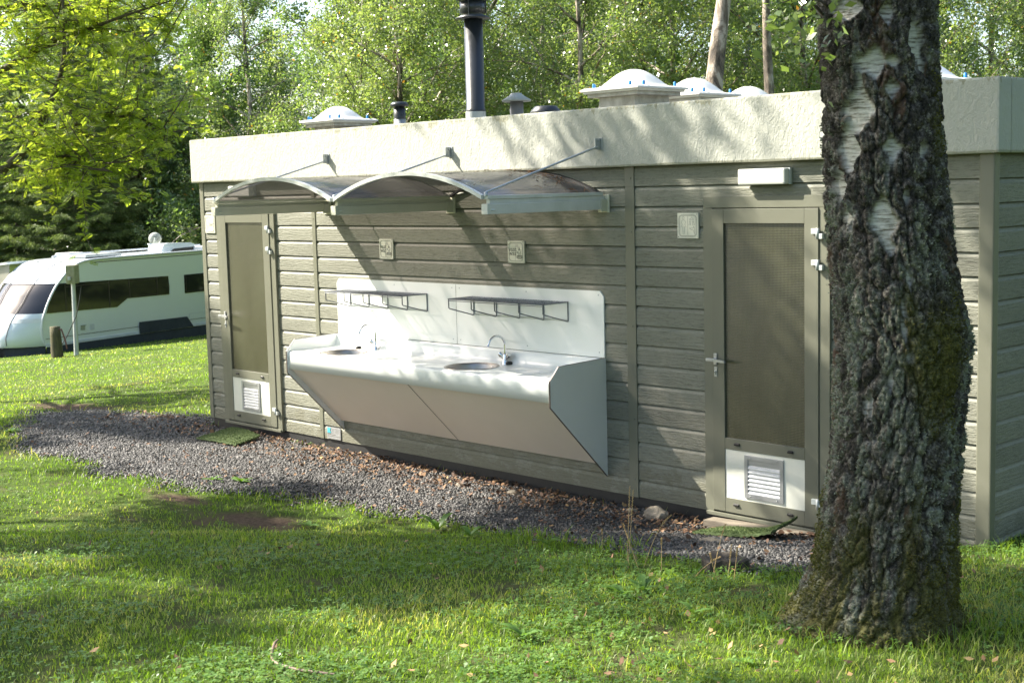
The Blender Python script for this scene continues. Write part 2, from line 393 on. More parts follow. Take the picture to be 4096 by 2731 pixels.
# ================================================================== GROUND
def polysd(x, y, poly):      # signed distance (negative inside)
    x = np.asarray(x, float); y = np.asarray(y, float); d = np.full(x.shape, 1e9); ins = np.zeros(x.shape, bool)
    n = len(poly)
    for i in range(n):
        ax, ay = poly[i]; bx, by = poly[(i+1) % n]
        ex, ey = bx-ax, by-ay; t = np.clip(((x-ax)*ex+(y-ay)*ey)/(ex*ex+ey*ey), 0, 1)
        d = np.minimum(d, np.hypot(x-ax-t*ex, y-ay-t*ey))
        c = ((ay > y) != (by > y)) & (x < (bx-ax)*(y-ay)/(by-ay+1e-12)+ax); ins ^= c
    return np.where(ins, -d, d)
GP = [(-9.7, -.45), (-8.6, -1.1), (-7, -1.85), (-5, -1.98), (-4.05, -1.83), (-2.44, -1.35), (-1.57, -1.22), (-.13, -1.42), (.7, -1.66), (1.5, -1.8), (1.95, -1.35), (1.7, -.6), (1.45, .12), (-6.35, .12), (-6.8, .4), (-7.6, .1), (-8.8, -.05)]
def gsd(x, y): return polysd(x, y, GP)+.5*(fbm(np.asarray(x)*2.2, np.asarray(y)*2.2, 0, 4, 11)-.5)
SOIL = [(-2.7, -2.08, .55, .27, .35), (-3.7, -2.0, .55, .12, .1), (-9.6, .0, 1.0, .3, 0)]
def soil(x, y):
    x = np.asarray(x, float); y = np.asarray(y, float); r = np.zeros(x.shape)
    for cx, cy, a, b, th in SOIL:
        u = (x-cx)*math.cos(th)+(y-cy)*math.sin(th); v = -(x-cx)*math.sin(th)+(y-cy)*math.cos(th)
        r = np.maximum(r, 1.3-np.sqrt((u/a)**2+(v/b)**2))
    return np.clip(r+1.7*(fbm(x*5, y*5, 0, 4, 5)-.5), 0, 1)
def axis(lo, hi, step, far):
    core = np.arange(lo, hi+1e-6, step); s = step; L = []; x = hi
    while x < far: s *= 1.18; x += s; L.append(x)
    s = step; M_ = []; x = lo
    while x > -far: s *= 1.18; x -= s; M_.append(x)
    return np.array(M_[::-1]+list(core)+L)
gx, gy = axis(-13, 5.5, .09, 600), axis(-8, 2.5, .09, 600)
X, Y = np.meshgrid(gx, gy); Z = G(X, Y)
so_ = soil(X, Y)
Z = Z-.012*so_
Vg = np.stack([X.ravel(), Y.ravel(), Z.ravel()], 1)
ny, nx = X.shape; idx = np.arange(nx*ny).reshape(ny, nx)
Fg = np.stack([idx[:-1, :-1].ravel(), idx[:-1, 1:].ravel(), idx[1:, 1:].ravel(), idx[1:, :-1].ravel()], 1)
def mat_ground():
    m, nt, N, L, P = newmat('lawn_soil')
    g = geo(N); a = N.new('ShaderNodeAttribute'); a.attribute_name = 'soil'
    n1 = noise(N, L, g, 14, 6, .65); n2 = noise(N, L, g, .8, 4)
    gr = ramp(N, L, n1, [(.3, (.05, .08, .018)), (.55, (.085, .13, .026)), (.75, (.17, .17, .07))])
    gr = mixc(N, L, mth(N, L, 'MULTIPLY', n2, .5), gr, (.06, .10, .02))
    sc = ramp(N, L, noise(N, L, g, 30, 6, .7), [(.3, (.06, .043, .032)), (.7, (.16, .115, .083))])
    L.new(mixc(N, L, ramp(N, L, a.outputs['Fac'], [(.1, (0, 0, 0)), (.85, (1, 1, 1))]), gr, sc), P.inputs['Base Color'])
    P.inputs['Roughness'].default_value = .95; P.inputs['Specular IOR Level'].default_value = .1
    bump(N, L, P, noise(N, L, g, 45, 5, .7), .03); return m
MT['ground'] = mat_ground()
o = fast('ground', Vg, Fg, 'ground', {'soil': so_.ravel()}, smooth=True); o['kind'] = 'structure'; o['label'] = 'lawn soil sloping gently round the washroom building'
# gravel sheet
gx, gy = np.arange(-12, 2.3, .07), np.arange(-2.3, .8, .07)
X, Y = np.meshgrid(gx, gy); D = gsd(X, Y); ny, nx = X.shape; idx = np.arange(nx*ny).reshape(ny, nx)
bumpy = .03*np.clip(-D*3, 0, 1)*fbm(X*6, Y*6, 0, 3, 21)
V_ = np.stack([X.ravel(), Y.ravel(), (G(X, Y)+.006+bumpy*.4).ravel()], 1)
F_ = np.stack([idx[:-1, :-1].ravel(), idx[:-1, 1:].ravel(), idx[1:, 1:].ravel(), idx[1:, :-1].ravel()], 1)
F_ = F_[(D[:-1, :-1] < -.10).ravel()]
def mat_gravel():
    m, nt, N, L, P = newmat('fine_slate_gravel')
    g = geo(N); v = N.new('ShaderNodeTexVoronoi'); v.inputs['Scale'].default_value = 48; L.new(g, v.inputs['Vector'])
    L.new(ramp(N, L, mth(N, L, 'ADD', mth(N, L, 'MULTIPLY', noise(N, L, g, 3, 4), .4), mth(N, L, 'MULTIPLY', v.outputs['Color'], .5)), [(.2, (.04, .037, .036)), (.55, (.085, .08, .08)), (.85, (.16, .15, .15))]), P.inputs['Base Color'])
    P.inputs['Roughness'].default_value = .8; bump(N, L, P, v.outputs['Distance'], .02); return m
MT['gravel'] = mat_gravel()
o = fast('gravel_path', V_, F_, 'gravel', smooth=True); o['kind'] = 'structure'; o['label'] = 'grey slate gravel strip along the washroom wall'

def inbuild(x, y): return (x > -6.5) & (x < 2.05) & (y > -.03) & (y < 5.1)
# slate chips
def chips(n, xr, yr, smin, smax, name, label, litter=False):
    x = rng.uniform(*xr, n); y = rng.uniform(*yr, n)
    if litter:
        sd = gsd(x, y); near = np.clip(1.0-(-y-.05)/.7, .07, 1)*np.where(x > -5.2, 1, .4)
        k = (sd < .05) & (rng.random(n) < near*(.5+1.6*np.clip(fbm(x*2.5, y*2.5, 0, 3, 77)-.38, 0, 1)*2)) & ~inbuild(x, y)
    else:
        dc = np.hypot(x-CAM[0], y-CAM[1]); k = (gsd(x, y) < .1) & ~inbuild(x, y) & (rng.random(n) < np.clip(1.25-(dc-6)/11, .35, 1)) & (rng.random(n) < np.clip((.10-gsd(x, y))/.28, 0, 1))
    x, y = x[k], y[k]; n = len(x); z = G(x, y)+.012+rng.random(n)*.012+(.010 if litter else 0)
    s = rng.uniform(smin, smax, n)*(1+.6*(rng.random(n) < .08)); a = rng.uniform(0, 2*np.pi, n)
    q = np.array([(-1, -.55, 0), (-.2, -.8, 0), (.9, -.4, 0), (.8, .5, 0), (-.1, .75, 0), (-.9, .4, 0)])
    sh = rng.uniform(.75, 1.2, (n, 6, 1))
    P_ = q[None]*sh*s[:, None, None]; P_[:, :, 1] *= rng.uniform(.6, 1, n)[:, None]
    tx, ty = rng.normal(0, .32 if not litter else .45, (2, n))
    ca, sa = np.cos(a)[:, None], np.sin(a)[:, None]
    X_ = P_[:, :, 0]*ca-P_[:, :, 1]*sa; Y_ = P_[:, :, 0]*sa+P_[:, :, 1]*ca; Z_ = X_*tx[:, None]+Y_*ty[:, None]
    if litter: Z_ = Z_+(np.abs(P_[:, :, 1])*rng.uniform(0, .8, (n, 1)))
    top = np.stack([X_+x[:, None], Y_+y[:, None], Z_+z[:, None]], 2)
    val = np.repeat(np.clip(rng.beta(2, 2.2, n), 0, 1)[:, None], 6, 1)
    if litter:
        V2 = top.reshape(-1, 3); b = np.arange(n)[:, None]*6
        F2 = np.concatenate([b+np.array([0, 1, 2, 3]), b+np.array([0, 3, 4, 5])]); at_ = val.ravel()
    else:
        bot = top.copy(); bot[:, :, 2] -= (s*.42)[:, None]; bot[:, :, :2] = (bot[:, :, :2]-np.stack([x, y], 1)[:, None])*1.12+np.stack([x, y], 1)[:, None]
        V2 = np.concatenate([top, bot], 1).reshape(-1, 3); b = np.arange(n)[:, None]*12
        F2 = np.concatenate([b+np.array([0, 1, 2, 3]), b+np.array([0, 3, 4, 5])]+[b+np.array([i, i+6, (i+1) % 6+6, (i+1) % 6]) for i in range(6)])
        at_ = np.concatenate([val, val], 1).ravel()
    o = fast(name, V2, F2, 'litter' if litter else 'gravelst', {'v': at_}); o['kind'] = 'stuff'; o['label'] = label; o['category'] = 'leaves' if litter else 'gravel'
chips(135000, (-10, 2.1), (-2.2, .5), .005, .0125, 'gravel_chips', 'loose grey slate chips covering the strip beside the wall')
chips(30000, (-8, 2.0), (-2.0, .05), .007, .016, 'leaf_litter', 'brown dead leaves gathered along the foot of the wall', True)

# ================================================================== BUILDING
XL, XR, ZB, ZF0, ZF1, DEP = -6.44, 1.988, .09, 2.46, 2.885, 5.0
B = thing('washroom_building', (-2.2, 0, 0), 'long grey-green clad washroom block with a cream band round its flat roof', 'building')
def profile():
    P_ = []; zs = [ZB]+[round(2.322-.1403*k, 4) for k in range(15, -1, -1)]+[2.47]
    # from bottom to top: face, then recessed bevel under the next seam
    for i in range(len(zs)-1):
        lo, hi = zs[i], zs[i+1]
        if i > 0: pass
        P_.append((0.0, lo))                      # lower lip of this board
        P_.append((-.001, (lo+hi)/2))
        P_.append((0.0, hi-.031)); P_.append((.014, hi-.007)); P_.append((.021, hi-.0005))
    return P_
PR = profile()
mb = MB()
V = []; F = []
xs = np.linspace(XL+.03, XR-.03, 3)
for x in xs: V += [(x, y, z) for y, z in PR]
n = len(PR)
for i in range(len(xs)-1): F += [(i*n+k, (i+1)*n+k, (i+1)*n+k+1, i*n+k+1) for k in range(n-1)]
mb.add(V, F)
V = []; F = []
for y in (.03, DEP-.03): V += [(XR+.001-yy, y, z) for yy, z in PR]
F = [(k, k+1, n+k+1, n+k) for k in range(n-1)]
mb.add(V, F)
V = []
for y in (.03, DEP-.03): V += [(XL-.001+yy, y, z) for yy, z in PR]
mb.add(V, F)
mb.box(XL+.04, XR-.04, DEP-.06, DEP, ZB, 2.6); mb.box(XL+.06, XR-.06, .05, DEP-.1, ZB+.01, 2.6)
mb.build('cladding', 'siding', B)
mb = MB()
for x0, x1, y0, y1 in ((XL, XL+.07, -.008, .05), (1.904, XR+.008, -.008, .06), (XL, XL+.07, DEP-.05, DEP+.008), (1.92, XR+.008, DEP-.05, DEP+.008)):
    MB().box(x0, x1, y0, y1, ZB-.004, 2.475, .008).build('corner_trim', 'trim', B)
for x in (-4.505, -.697):
    b_ = MB().box(x-.052 if x < -2 else x-.085, x+.0, -.008, .02, ZB-.003, 2.47, .002)
    for z in ((.17, 1.0, 2.1) if x < -2 else (.22, .66, 1.33, 2.0, 2.38)):
        b_.lathe([(0, -.013), (.006, -.011), (.007, -.0075)], (x-.03, 0, z), 8, 'y')
    b_.build('joint_batten', 'trim', B)
MB().box(XL+.035, XR-.03, .012, DEP-.02, -.25, ZB+.002).build('plinth', 'plinth', B)
fa = MB().box(-6.5, 2.046, -.06, .09, ZF0, ZF1, .014)
fa.box(-6.5, -6.36, .092, DEP-.02, ZF0, ZF1, .014).box(1.906, 2.046, .092, DEP-.02, ZF0, ZF1, .014).box(-6.5, 2.046, DEP-.018, DEP+.06, ZF0, ZF1, .014)
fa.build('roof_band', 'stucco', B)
MB().box(-6.37, 1.915, .07, DEP, 2.6, 2.70).build('roof', 'roof', B)

def door(x0, stain):
    MB().box(x0-.072, x0-.003, -.022, .03, ZB-.01, 2.164).box(x0-.072, x0+.92, -.022, .03, 2.166, 2.242, .002).box(x0+.846, x0+.92, -.022, .03, ZB-.01, 2.164).build('door_frame', 'trim', B)
    MB().box(x0-.06, x0+.905, -.034, .02, .072, .098, .003).build('threshold', 'trim', B)
    s = MB()
    s.box(x0, x0+.101, -.030, .0, .112, 2.160, .003).box(x0+.738, x0+.842, -.030, .0, .112, 2.160, .003)
    s.box(x0+.102, x0+.737, -.0295, .0, 2.064, 2.160, .002).box(x0+.102, x0+.737, -.0295, .0, .544, .620, .002).box(x0+.102, x0+.737, -.0295, .0, .112, .210, .002)
    d = s.build('door', 'door', B)
    MB().box(x0+.1, x0+.74, -.014, -.006, .61, 2.07).build('glass_pane', 'dglass', d)
    MB().box(x0+.1, x0+.74, -.024, -.008, .205, .55, .001).build('vent_panel', 'cream', d)
    g = MB(); a, b, c, e = x0+.263, x0+.575, .231, .520
    g.box(a, a+.028, -.034, -.022, c, e, .001).box(b-.028, b, -.034, -.022, c, e, .001).box(a+.028, b-.028, -.0335, -.022, e-.028, e, .001).box(a+.028, b-.028, -.0335, -.022, c, c+.028, .001).box(a+.028, b-.028, -.028, -.022, e-.062, e-.028)
    for k in range(7):
        z = c+.030+k*.0285
        g.prism([(-.034, z), (-.033, z+.004), (-.0245, z+.022), (-.0235, z+.018)], 'x', a+.028, b-.028)
    for px in (a+.05, b-.05):
        for pz in (c+.014, e-.014): g.lathe([(0, -.038), (.004, -.037), (.005, -.034)], (px, 0, pz), 8, 'y')
    g.build('vent_grille', 'alu', d)
    MB().box(a+.02, b-.02, -.0235, -.0225, c+.02, e-.02).build('vent_backing', 'black', d)
    h = MB().box(x0+.018, x0+.044, -.040, -.030, 1.112, 1.19, .002).tube([(x0+.03, -.035, 1.150), (x0+.03, -.085, 1.150)], .009, 10)
    h.box(x0-.008, x0+.05, -.094, -.072, 1.139, 1.161, .004).prism([(x0+.05, 1.160), (x0+.145, 1.150), (x0+.147, 1.136), (x0+.05, 1.140)], 'y', -.092, -.076)
    h.build('door_handle', 'alu', d)
    k = MB().box(x0+.018, x0+.044, -.034, -.030, 1.03, 1.098, .002).build('lock_plate', 'alu', d)
    MB().lathe([(.006, -.030), (.006, -.041), (0, -.042)], (x0+.031, 0, 1.067), 12, 'y').box(x0+.0285, x0+.0335, -.040, -.034, 1.045, 1.062).build('lock_cylinder', 'galv', d)
    for z in (1.997, 1.800, .268):
        q = MB().box(x0+.80, x0+.838, -.050, -.030, z, z+.036, .003).lathe([(0, z-.030), (.012, z-.029), (.012, z+.037), (0, z+.038)], (x0+.845, -.043, 0), 14)
        q.box(x0+.85, x0+.882, -.048, -.022, z-.030, z+.004, .003).build('hinge', 'alup', d)
    for px, pz in ((.204, .583), (.631, .583), (.195, .168), (.629, .168)):
        MB().prism([(-.030, pz-.009), (-.040, pz-.007), (-.042, pz+.003), (-.030, pz+.010)], 'x', x0+px-.02, x0+px+.02).build('drain_cap', 'black', d)
    return d
door(0.0, 0); door(-6.0625, 1)

def skylight(x1, y1, z, w, up):      # x1,y1 = near right corner of the flange
    x0, y2 = x1-w, y1+w; cx, cy = (x0+x1)/2, (y1+y2)/2
    r = MB().prism([(x0+.09, 2.70), (x1-.09, 2.70), (x1-.13, z-.05), (x0+.13, z-.05)], 'y', y1+.10, y2-.10).box(x0+.045, x1-.045, y1+.045, y2-.045, z-.075, z-.045, .004).build('skylight', 'curb', B)
    MB().box(x0+.02, x1-.02, y1+.02, y2-.02, z-.045, z-.012, .006).build('skylight_frame', 'cream', r)
    q = MB(); n = 24; V = []; F = []
    for j in range(n+1):
        for i in range(n+1):
            u, v = -1+2*i/n, -1+2*j/n; m_ = max(abs(u), abs(v)); e = max(0, 1-(abs(u)**2.6+abs(v)**2.6)**(1/2.6)/.86)
            V.append((cx+u*w/2, cy+v*w/2, z+(.0 if m_ < .98 else -.012)+.235*w*math.sin(math.pi/2*min(1, e*1.06))**1.15))
    F = [(j*(n+1)+i, j*(n+1)+i+1, (j+1)*(n+1)+i+1, (j+1)*(n+1)+i) for j in range(n) for i in range(n)]
    q.add(V, F, True); q.box(x0, x1, y1, y2, z-.028, z-.010, .006); q.build('skylight_dome', 'opal', r)
    for px, py in ((x0+.18*w, y1+.05), (x1-.2*w, y1+.05), (x1-.05, y1+.2*w), (x1-.05, y2-.18*w), (x0+.05, y1+.2*w), (x0+.18*w, y2-.05)):
        MB().lathe([(.012, z-.005), (.012, z+.030), (.008, z+.036), (0, z+.036)], (px, py, 0), 10).build('bolt_cap', 'blue', r)
m, nt, N, L, P = newmat('opal_acrylic'); MT['opal'] = m
L.new(ramp(N, L, noise(N, L, geo(N), 9, 4), [(.3, (.76, .76, .74)), (.75, (.66, .66, .62))]), P.inputs['Base Color'])
P.inputs['Roughness'].default_value = .22; P.inputs['Subsurface Weight'].default_value = .2; P.inputs['Subsurface Radius'].default_value = (.05, .05, .05)
skylight(-5.55, 1.02, 3.075, .58, 0); skylight(-1.46, .94, 3.12, .63, 0); skylight(-1.78, 2.12, 3.12, .61, 0); skylight(-2.02, 3.25, 3.10, .6, 0)
q_ = at(3740, 300, 8.9); skylight(float(q_[0]), float(q_[1]), float(q_[2]), .6, 0)
p = at(1903, 440, 13.0); f = MB()      # tall flue
cx, cy = p[0], p[1]
f = MB().lathe([(.096, 2.70), (.096, 3.05)], (cx, cy, 0), 28).build('flue_base', 'alup', B)
f = MB().lathe([(.0, 2.99), (.094, 3.0), (.094, 3.075), (.088, 3.08), (.088, 3.93), (0, 3.93)], (cx, cy, 0), 32).build('flue_pipe', 'flue', B)
fc = MB().lathe([(.086, 3.90), (.165, 3.905), (.165, 3.915), (.09, 3.945), (.122, 3.955), (.122, 4.065), (.118, 4.065), (.1, 3.96), (0, 3.96)], (cx, cy, 0), 32).lathe([(0, 4.075), (.165, 4.085), (.165, 4.093), (0, 4.13)], (cx, cy, 0), 32)
for k in range(4):
    a = .5+k*math.pi/2; fc.tube([(cx+.128*math.cos(a), cy+.128*math.sin(a), 3.91), (cx+.128*math.cos(a), cy+.128*math.sin(a), 4.09)], .005, 6)
fc.build('flue_cap', 'flue', B)
p = at(2066, 400, 13.0)
v_ = MB().lathe([(.064, 2.7), (.064, 3.145), (0, 3.145)], (p[0], p[1], 0), 28).build('roof_vent', 'pvc', B)
MB().lathe([(.06, 3.135), (.135, 3.135), (.138, 3.150), (.07, 3.190), (.055, 3.205), (.05, 3.213), (0, 3.218)], (p[0], p[1], 0), 32).build('vent_cowl', 'pvct', v_)
p = at(1599, 460, 13.0)
v_ = MB().lathe([(.06, 2.7), (.056, 3.0), (0, 3.0)], (p[0], p[1], 0), 28).build('roof_vent', 'galv', B)
MB().lathe([(.057, 3.0), (.057, 3.10), (.045, 3.105), (.045, 3.12)], (p[0], p[1], 0), 28).lathe([(.05, 3.118), (.085, 3.120), (.088, 3.135), (.068, 3.158), (0, 3.160)], (p[0], p[1], 0), 32).build('vent_cowl', 'flue', v_)
p = at(2183, 430, 12.0)
v_ = MB().lathe([(.08, 2.7), (.08, 2.98), (0, 2.98)], (p[0], p[1], 0), 28).build('roof_vent', 'pvc', B)
MB().lathe([(.10, 2.955), (.137, 2.962), (.14, 2.98), (.10, 3.022), (.095, 3.028), (0, 3.03)], (p[0], p[1], 0), 32).build('vent_cowl', 'flue', v_)

# ------------------------------------------------------------------ lamps, signs
def lamp(x0, label):
    t = thing('wall_lamp', (x0+.18, 0, 2.316), label, 'lamp', 'rectangular lamps over the doors')
    MB().box(x0+.012, x0+.372, -.03, -.004, 2.312, 2.418, .004).build('lamp_base', 'alup', t)
    MB().box(x0, x0+.365, -.085, -.028, 2.314, 2.416, .012).build('lamp_cover', 'lampw', t)
lamp(.262, 'white rectangular lamp on the wall over the larger nearer door'); lamp(-5.80, 'white rectangular lamp partly hidden by the left arch of the canopy')
def stroke(mb, pts, w=.0008, y=-.0145, closed=False):
    if closed: pts = pts+[pts[0]]
    mb.tube([(p[0], y, p[1]) for p in pts], w, 4, False, False)
def rrect(x0, x1, z0, z1, r, n=5):
    o = []
    for cx, cz, a0 in ((x1-r, z1-r, 0), (x0+r, z1-r, 90), (x0+r, z0+r, 180), (x1-r, z0+r, 270)):
        o += [(cx+r*math.cos(math.radians(a0+90*k/n)), cz+r*math.sin(math.radians(a0+90*k/n))) for k in range(n+1)]
    return o
def circ(cx, cz, a, b, n=14): return [(cx+a*math.cos(2*math.pi*k/n), cz+b*math.sin(2*math.pi*k/n)) for k in range(n)]
RX = Matrix.Rotation(math.pi/2, 4, 'X')
def sign(x0, x1, z0, z1, kind, label, group=None):
    w, h = x1-x0, z1-z0; t = thing('wall_sign', ((x0+x1)/2, 0, z0), label, 'sign', group)
    MB().box(x0, x1, -.0135, -.001, z0, z1, .001).build('sign_plate', 'sign', t)
    s = MB(); P = lambda u, v: (x0+u*w, z0+v*h)
    stroke(s, rrect(x0+.07*w, x1-.07*w, z0+.07*h, z1-.07*h, .16*w), closed=True); stroke(s, rrect(x0+.11*w, x1-.11*w, z0+.10*h, z1-.10*h, .12*w), closed=True)
    for u, v in ((.94, .95), (.06, .06)): stroke(s, circ(*P(u, v), .002, .002, 6), .002, closed=True)
    if kind == 'dish':
        stroke(s, [P(.47, .13), P(.47, .88)])
        stroke(s, [P(.49, .77), P(.63, .77), P(.71, .72), P(.74, .68)]); stroke(s, [P(.49, .73), P(.61, .73), P(.67, .69), P(.69, .66)]); stroke(s, [P(.53, .87), P(.56, .80), P(.62, .80), P(.63, .87)])
        for u in (.64, .69, .75, .79): stroke(s, [P(.71, .66), P(u, .56)], .0011)
        stroke(s, circ(*P(.60, .485), .05*w, .03*h), .0014, closed=True); stroke(s, [P(.63, .46), P(.69, .42)]); stroke(s, [P(.74, .43), P(.78, .53), P(.80, .50), P(.76, .44)])
        stroke(s, [P(.66, .40), P(.80, .40), P(.79, .35), P(.66, .35)], closed=True); stroke(s, [P(.57, .33), P(.87, .33), P(.88, .24), P(.80, .20), P(.62, .20), P(.55, .24)], .0018, closed=True)
        for v in (.30, .27, .24): stroke(s, [P(.58, v), P(.87, v)], .0011)
    else:
        stroke(s, [P(.5, .13), P(.5, .87)]); stroke(s, circ(*P(.29, .81), .05*w, .045*h), closed=True)
        stroke(s, [P(.29, .735), P(.22, .70), P(.20, .62), P(.24, .545), P(.17, .45), P(.26, .45), P(.27, .17), P(.33, .17), P(.34, .45), P(.43, .45), P(.36, .545), P(.40, .62), P(.37, .70)], closed=True)
        if kind == 'shower':
            stroke(s, [P(.58, .74), P(.66, .80), P(.69, .84), P(.73, .80), P(.80, .74)], closed=True)
            for u, d in ((.60, -.02), (.65, -.01), (.73, .01), (.78, .02)): stroke(s, [P(u, .69), P(u+d, .61)], .0011); stroke(s, [P(u+d*1.2, .59), P(u+2*d, .52)], .0011)
            stroke(s, [P(.58, .40), P(.75, .40), P(.80, .44), P(.83, .40), P(.82, .18), P(.76, .32), P(.66, .34)], closed=True); stroke(s, circ(*P(.79, .46), .02*w, .02*h, 6), closed=True)
    s.build('pictogram', 'ink', t)
    if kind == 'dish':
        for tx, v in (('vaat', .615), ('was', .43)): textmesh(tx, .052, (x0+.30*w, -.0136, z0+v*h), RX, 'ink', 'sign_lettering', t)
    if kind == 'wc': textmesh('WC', .050, (x0+.70*w, -.0136, z0+.45*h), RX, 'ink', 'sign_lettering', t)
sign(-3.582, -3.400, 1.757, 1.926, 'dish', 'ivory dish-washing sign above the left wire rack')
sign(-1.992, -1.810, 1.757, 1.926, 'dish', 'ivory dish-washing sign above the right wire rack')
sign(-6.356, -6.175, 1.961, 2.133, 'wc', 'ivory toilet sign with letters WC beside the far left door')
sign(-.302, -.121, 1.961, 2.133, 'shower', 'ivory sign with a figure and a shower beside the right door')
pl = thing('maker_plate', (-4.35, 0, .09), 'small grey plate with a pale blue K logo low on the wall beside the batten', 'plate')
MB().box(-4.448, -4.245, -.010, -.001, .098, .205, .001).build('plate_body', 'alu', pl)
kk = MB(); kx, kz = -4.437, .150
KP = [(0, 0), (.018, 0), (.018, .014), (.026, .006), (.028, 0), (.046, 0), (.048, .012), (.036, .024), (.048, .036), (.046, .048), (.028, .048), (.018, .034), (.018, .048), (0, .048)]
MT['cyan'] = pm('pale_cyan_ink', (.06, .42, .52), None, .5)
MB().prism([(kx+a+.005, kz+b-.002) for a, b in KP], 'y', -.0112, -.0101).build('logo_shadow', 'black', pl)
MB().prism([(kx+a, kz+b) for a, b in KP], 'y', -.0122, -.0113).build('logo', 'cyan', pl)
for a, b, z, hh in ((.004, .058, .138, .007), (.066, .125, .135, .005), (.008, .19, .122, .004)): kk.box(-4.443+a, -4.443+b, -.0108, -.0101, z, z+hh)
for z in (.185, .168, .152): kk.box(-4.372, -4.345, -.0108, -.0101, z, z+.003)
for z in (.192, .180, .168, .156): kk.box(-4.325, -4.262, -.0108, -.0101, z, z+.0015)
kk.build('plate_lettering', 'ink', pl)

# ------------------------------------------------------------------ canopy
CN = thing('canopy', (-2.654, 0, 2.277), 'two-bay arched canopy of smoky plastic sheets hung above the sinks', 'canopy')
KX = (-4.317, -2.654, -.989); YF, ZK, RISE = -1.176, 2.277, .175
def arc(xa, xb, n=28, dz=0):
    w = (xb-xa)/2; R = (w*w+RISE*RISE)/(2*RISE); c = (xa+xb)/2
    return [(c+R*math.sin(t), ZK+dz+RISE-R+R*math.cos(t)) for t in np.linspace(-math.asin(w/R), math.asin(w/R), n)]
for i in range(2):
    xa, xb = KX[i]+.018, KX[i+1]-.018
    top = arc(xa, xb); V = []; n = len(top)
    for y in np.linspace(YF+.01, -.004, 7): V += [(x, y, z+.004) for x, z in top]
    F = [(j*n+k, j*n+k+1, (j+1)*n+k+1, (j+1)*n+k) for j in range(6) for k in range(n-1)]
    MB().add(V, F, True).build('roof_sheet', 'sheet', CN)
    for y0, y1, mt, nm, a_, b_ in ((YF-.016, YF+.014, 'canopy', 'front_arch', -.014, .013), (-.03, -.006, 'black', 'wall_arch', -.010, .010)):
        V = []; F = []
        A, Bq = arc(xa, xb, n, a_), arc(xa, xb, n, b_)
        for k in range(n): V += [(A[k][0], y0, A[k][1]), (Bq[k][0], y0, Bq[k][1]), (Bq[k][0], y1, Bq[k][1]), (A[k][0], y1, A[k][1])]
        for k in range(n-1): F += [(k*4+j, k*4+(j+1) % 4, k*4+4+(j+1) % 4, k*4+4+j) for j in range(4)]
        F += [(0, 1, 2, 3), (n*4-1, n*4-2, n*4-3, n*4-4)]
        MB().add(V, F, False).build(nm, mt, CN)
for i, k in enumerate(KX):
    b_ = MB().box(k-.022, k+.022, YF+.012, -.03, 2.262, 2.287, .003)
    b_.box(k-.016, k+.016, YF+.03, -.012, 2.232, 2.2605, .002).box(k-.030, k+.030, YF-.004, -.008, 2.162, 2.2315, .004)
    b_.lathe([(0, -.03), (.006, -.028), (.006, 0)], (k+.03, YF+.06, 2.19), 8, 'y')
    bb = b_.build('side_beam', 'canopy' if i == 2 else 'beam', CN)
    MB().box(k-.05, k+.06, -.011, -.003, 2.14, 2.27, .002).box(k+.031, k+.040, -.075, -.011, 2.15, 2.235, .001).build('fixing_plate', 'beam', bb)
for k, mx in zip(KX, (-4.2, -2.57, -.962)):
    MB().tube([(k+.004, YF+.01, ZK+.030), (mx, -.100, 2.606)], .0075, 10).lathe([(.013, ZK+.008), (.013, ZK+.034), (0, ZK+.036)], (k+.004, YF+.01, 0), 10).build('tie_rod', 'galv', CN)
    MB().box(mx-.006, mx+.006, -.115, -.062, 2.59, 2.668, .003).box(mx-.026, mx+.026, -.068, -.0605, 2.585, 2.672, .003).lathe([(0, mx-.02), (.012, mx-.018), (.012, mx+.018), (0, mx+.02)], (0, 0, 0), 8).build('rod_bracket', 'galv', CN) if False else MB().box(mx-.006, mx+.006, -.118, -.0665, 2.588, 2.668, .003).box(mx-.026, mx+.026, -.066, -.0605, 2.585, 2.672, .003).tube([(mx-.016, -.100, 2.606), (mx+.016, -.100, 2.606)], .009, 8).tube([(mx-.014, -.085, 2.652), (mx+.014, -.085, 2.652)], .009, 8).build('rod_bracket', 'galv', CN)
# debris on the right sheet
n = 90; x = np.clip(rng.normal(-1.35, .28, n), KX[1]+.1, KX[2]-.06); y = np.clip(-.10-np.abs(rng.normal(0, .16, n)), -1.1, -.05)
x[:14] = rng.uniform(-2.5, -1.05, 14); y[:14] = rng.uniform(-1.1, -.1, 14)
tw = MB(); w_ = (KX[2]-KX[1])/2-.018; R_ = (w_*w_+RISE**2)/(2*RISE); c_ = (KX[1]+KX[2])/2
zz = lambda xx: ZK+RISE-R_+math.sqrt(R_*R_-(xx-c_)**2)+.012
for i in range(n):
    a = rng.uniform(0, 6.3); l = rng.uniform(.008, .02) if i % 2 else rng.uniform(.02, .07); x2, y2 = x[i]+l*math.cos(a), min(y[i]+l*math.sin(a), -.035)
    if i % 2: tw.add([(x[i], y[i], zz(x[i])), (x2, y2, zz(x[i])+.004), (x2+l*.5, y2-l*.6, zz(x[i])+.008), (x[i]+l*.5, y[i]-l*.6, zz(x[i])+.003)], [(0, 1, 2, 3)])
    else: tw.tube([(x[i], y[i], zz(x[i])+.001), ((x[i]+x2)/2, (y[i]+y2)/2, zz((x[i]+x2)/2)+.01), (x2, y2, zz(x2)+.002)], .0016, 4)
MT['debris'] = pm('dry_brown_debris', (.30, .14, .05), (.14, .07, .03), .8, 0, 30)
o = tw.build('twig_debris', 'debris'); tag(o, 'dry twigs and leaves caught on top of the right canopy bay', 'debris', kind='stuff')

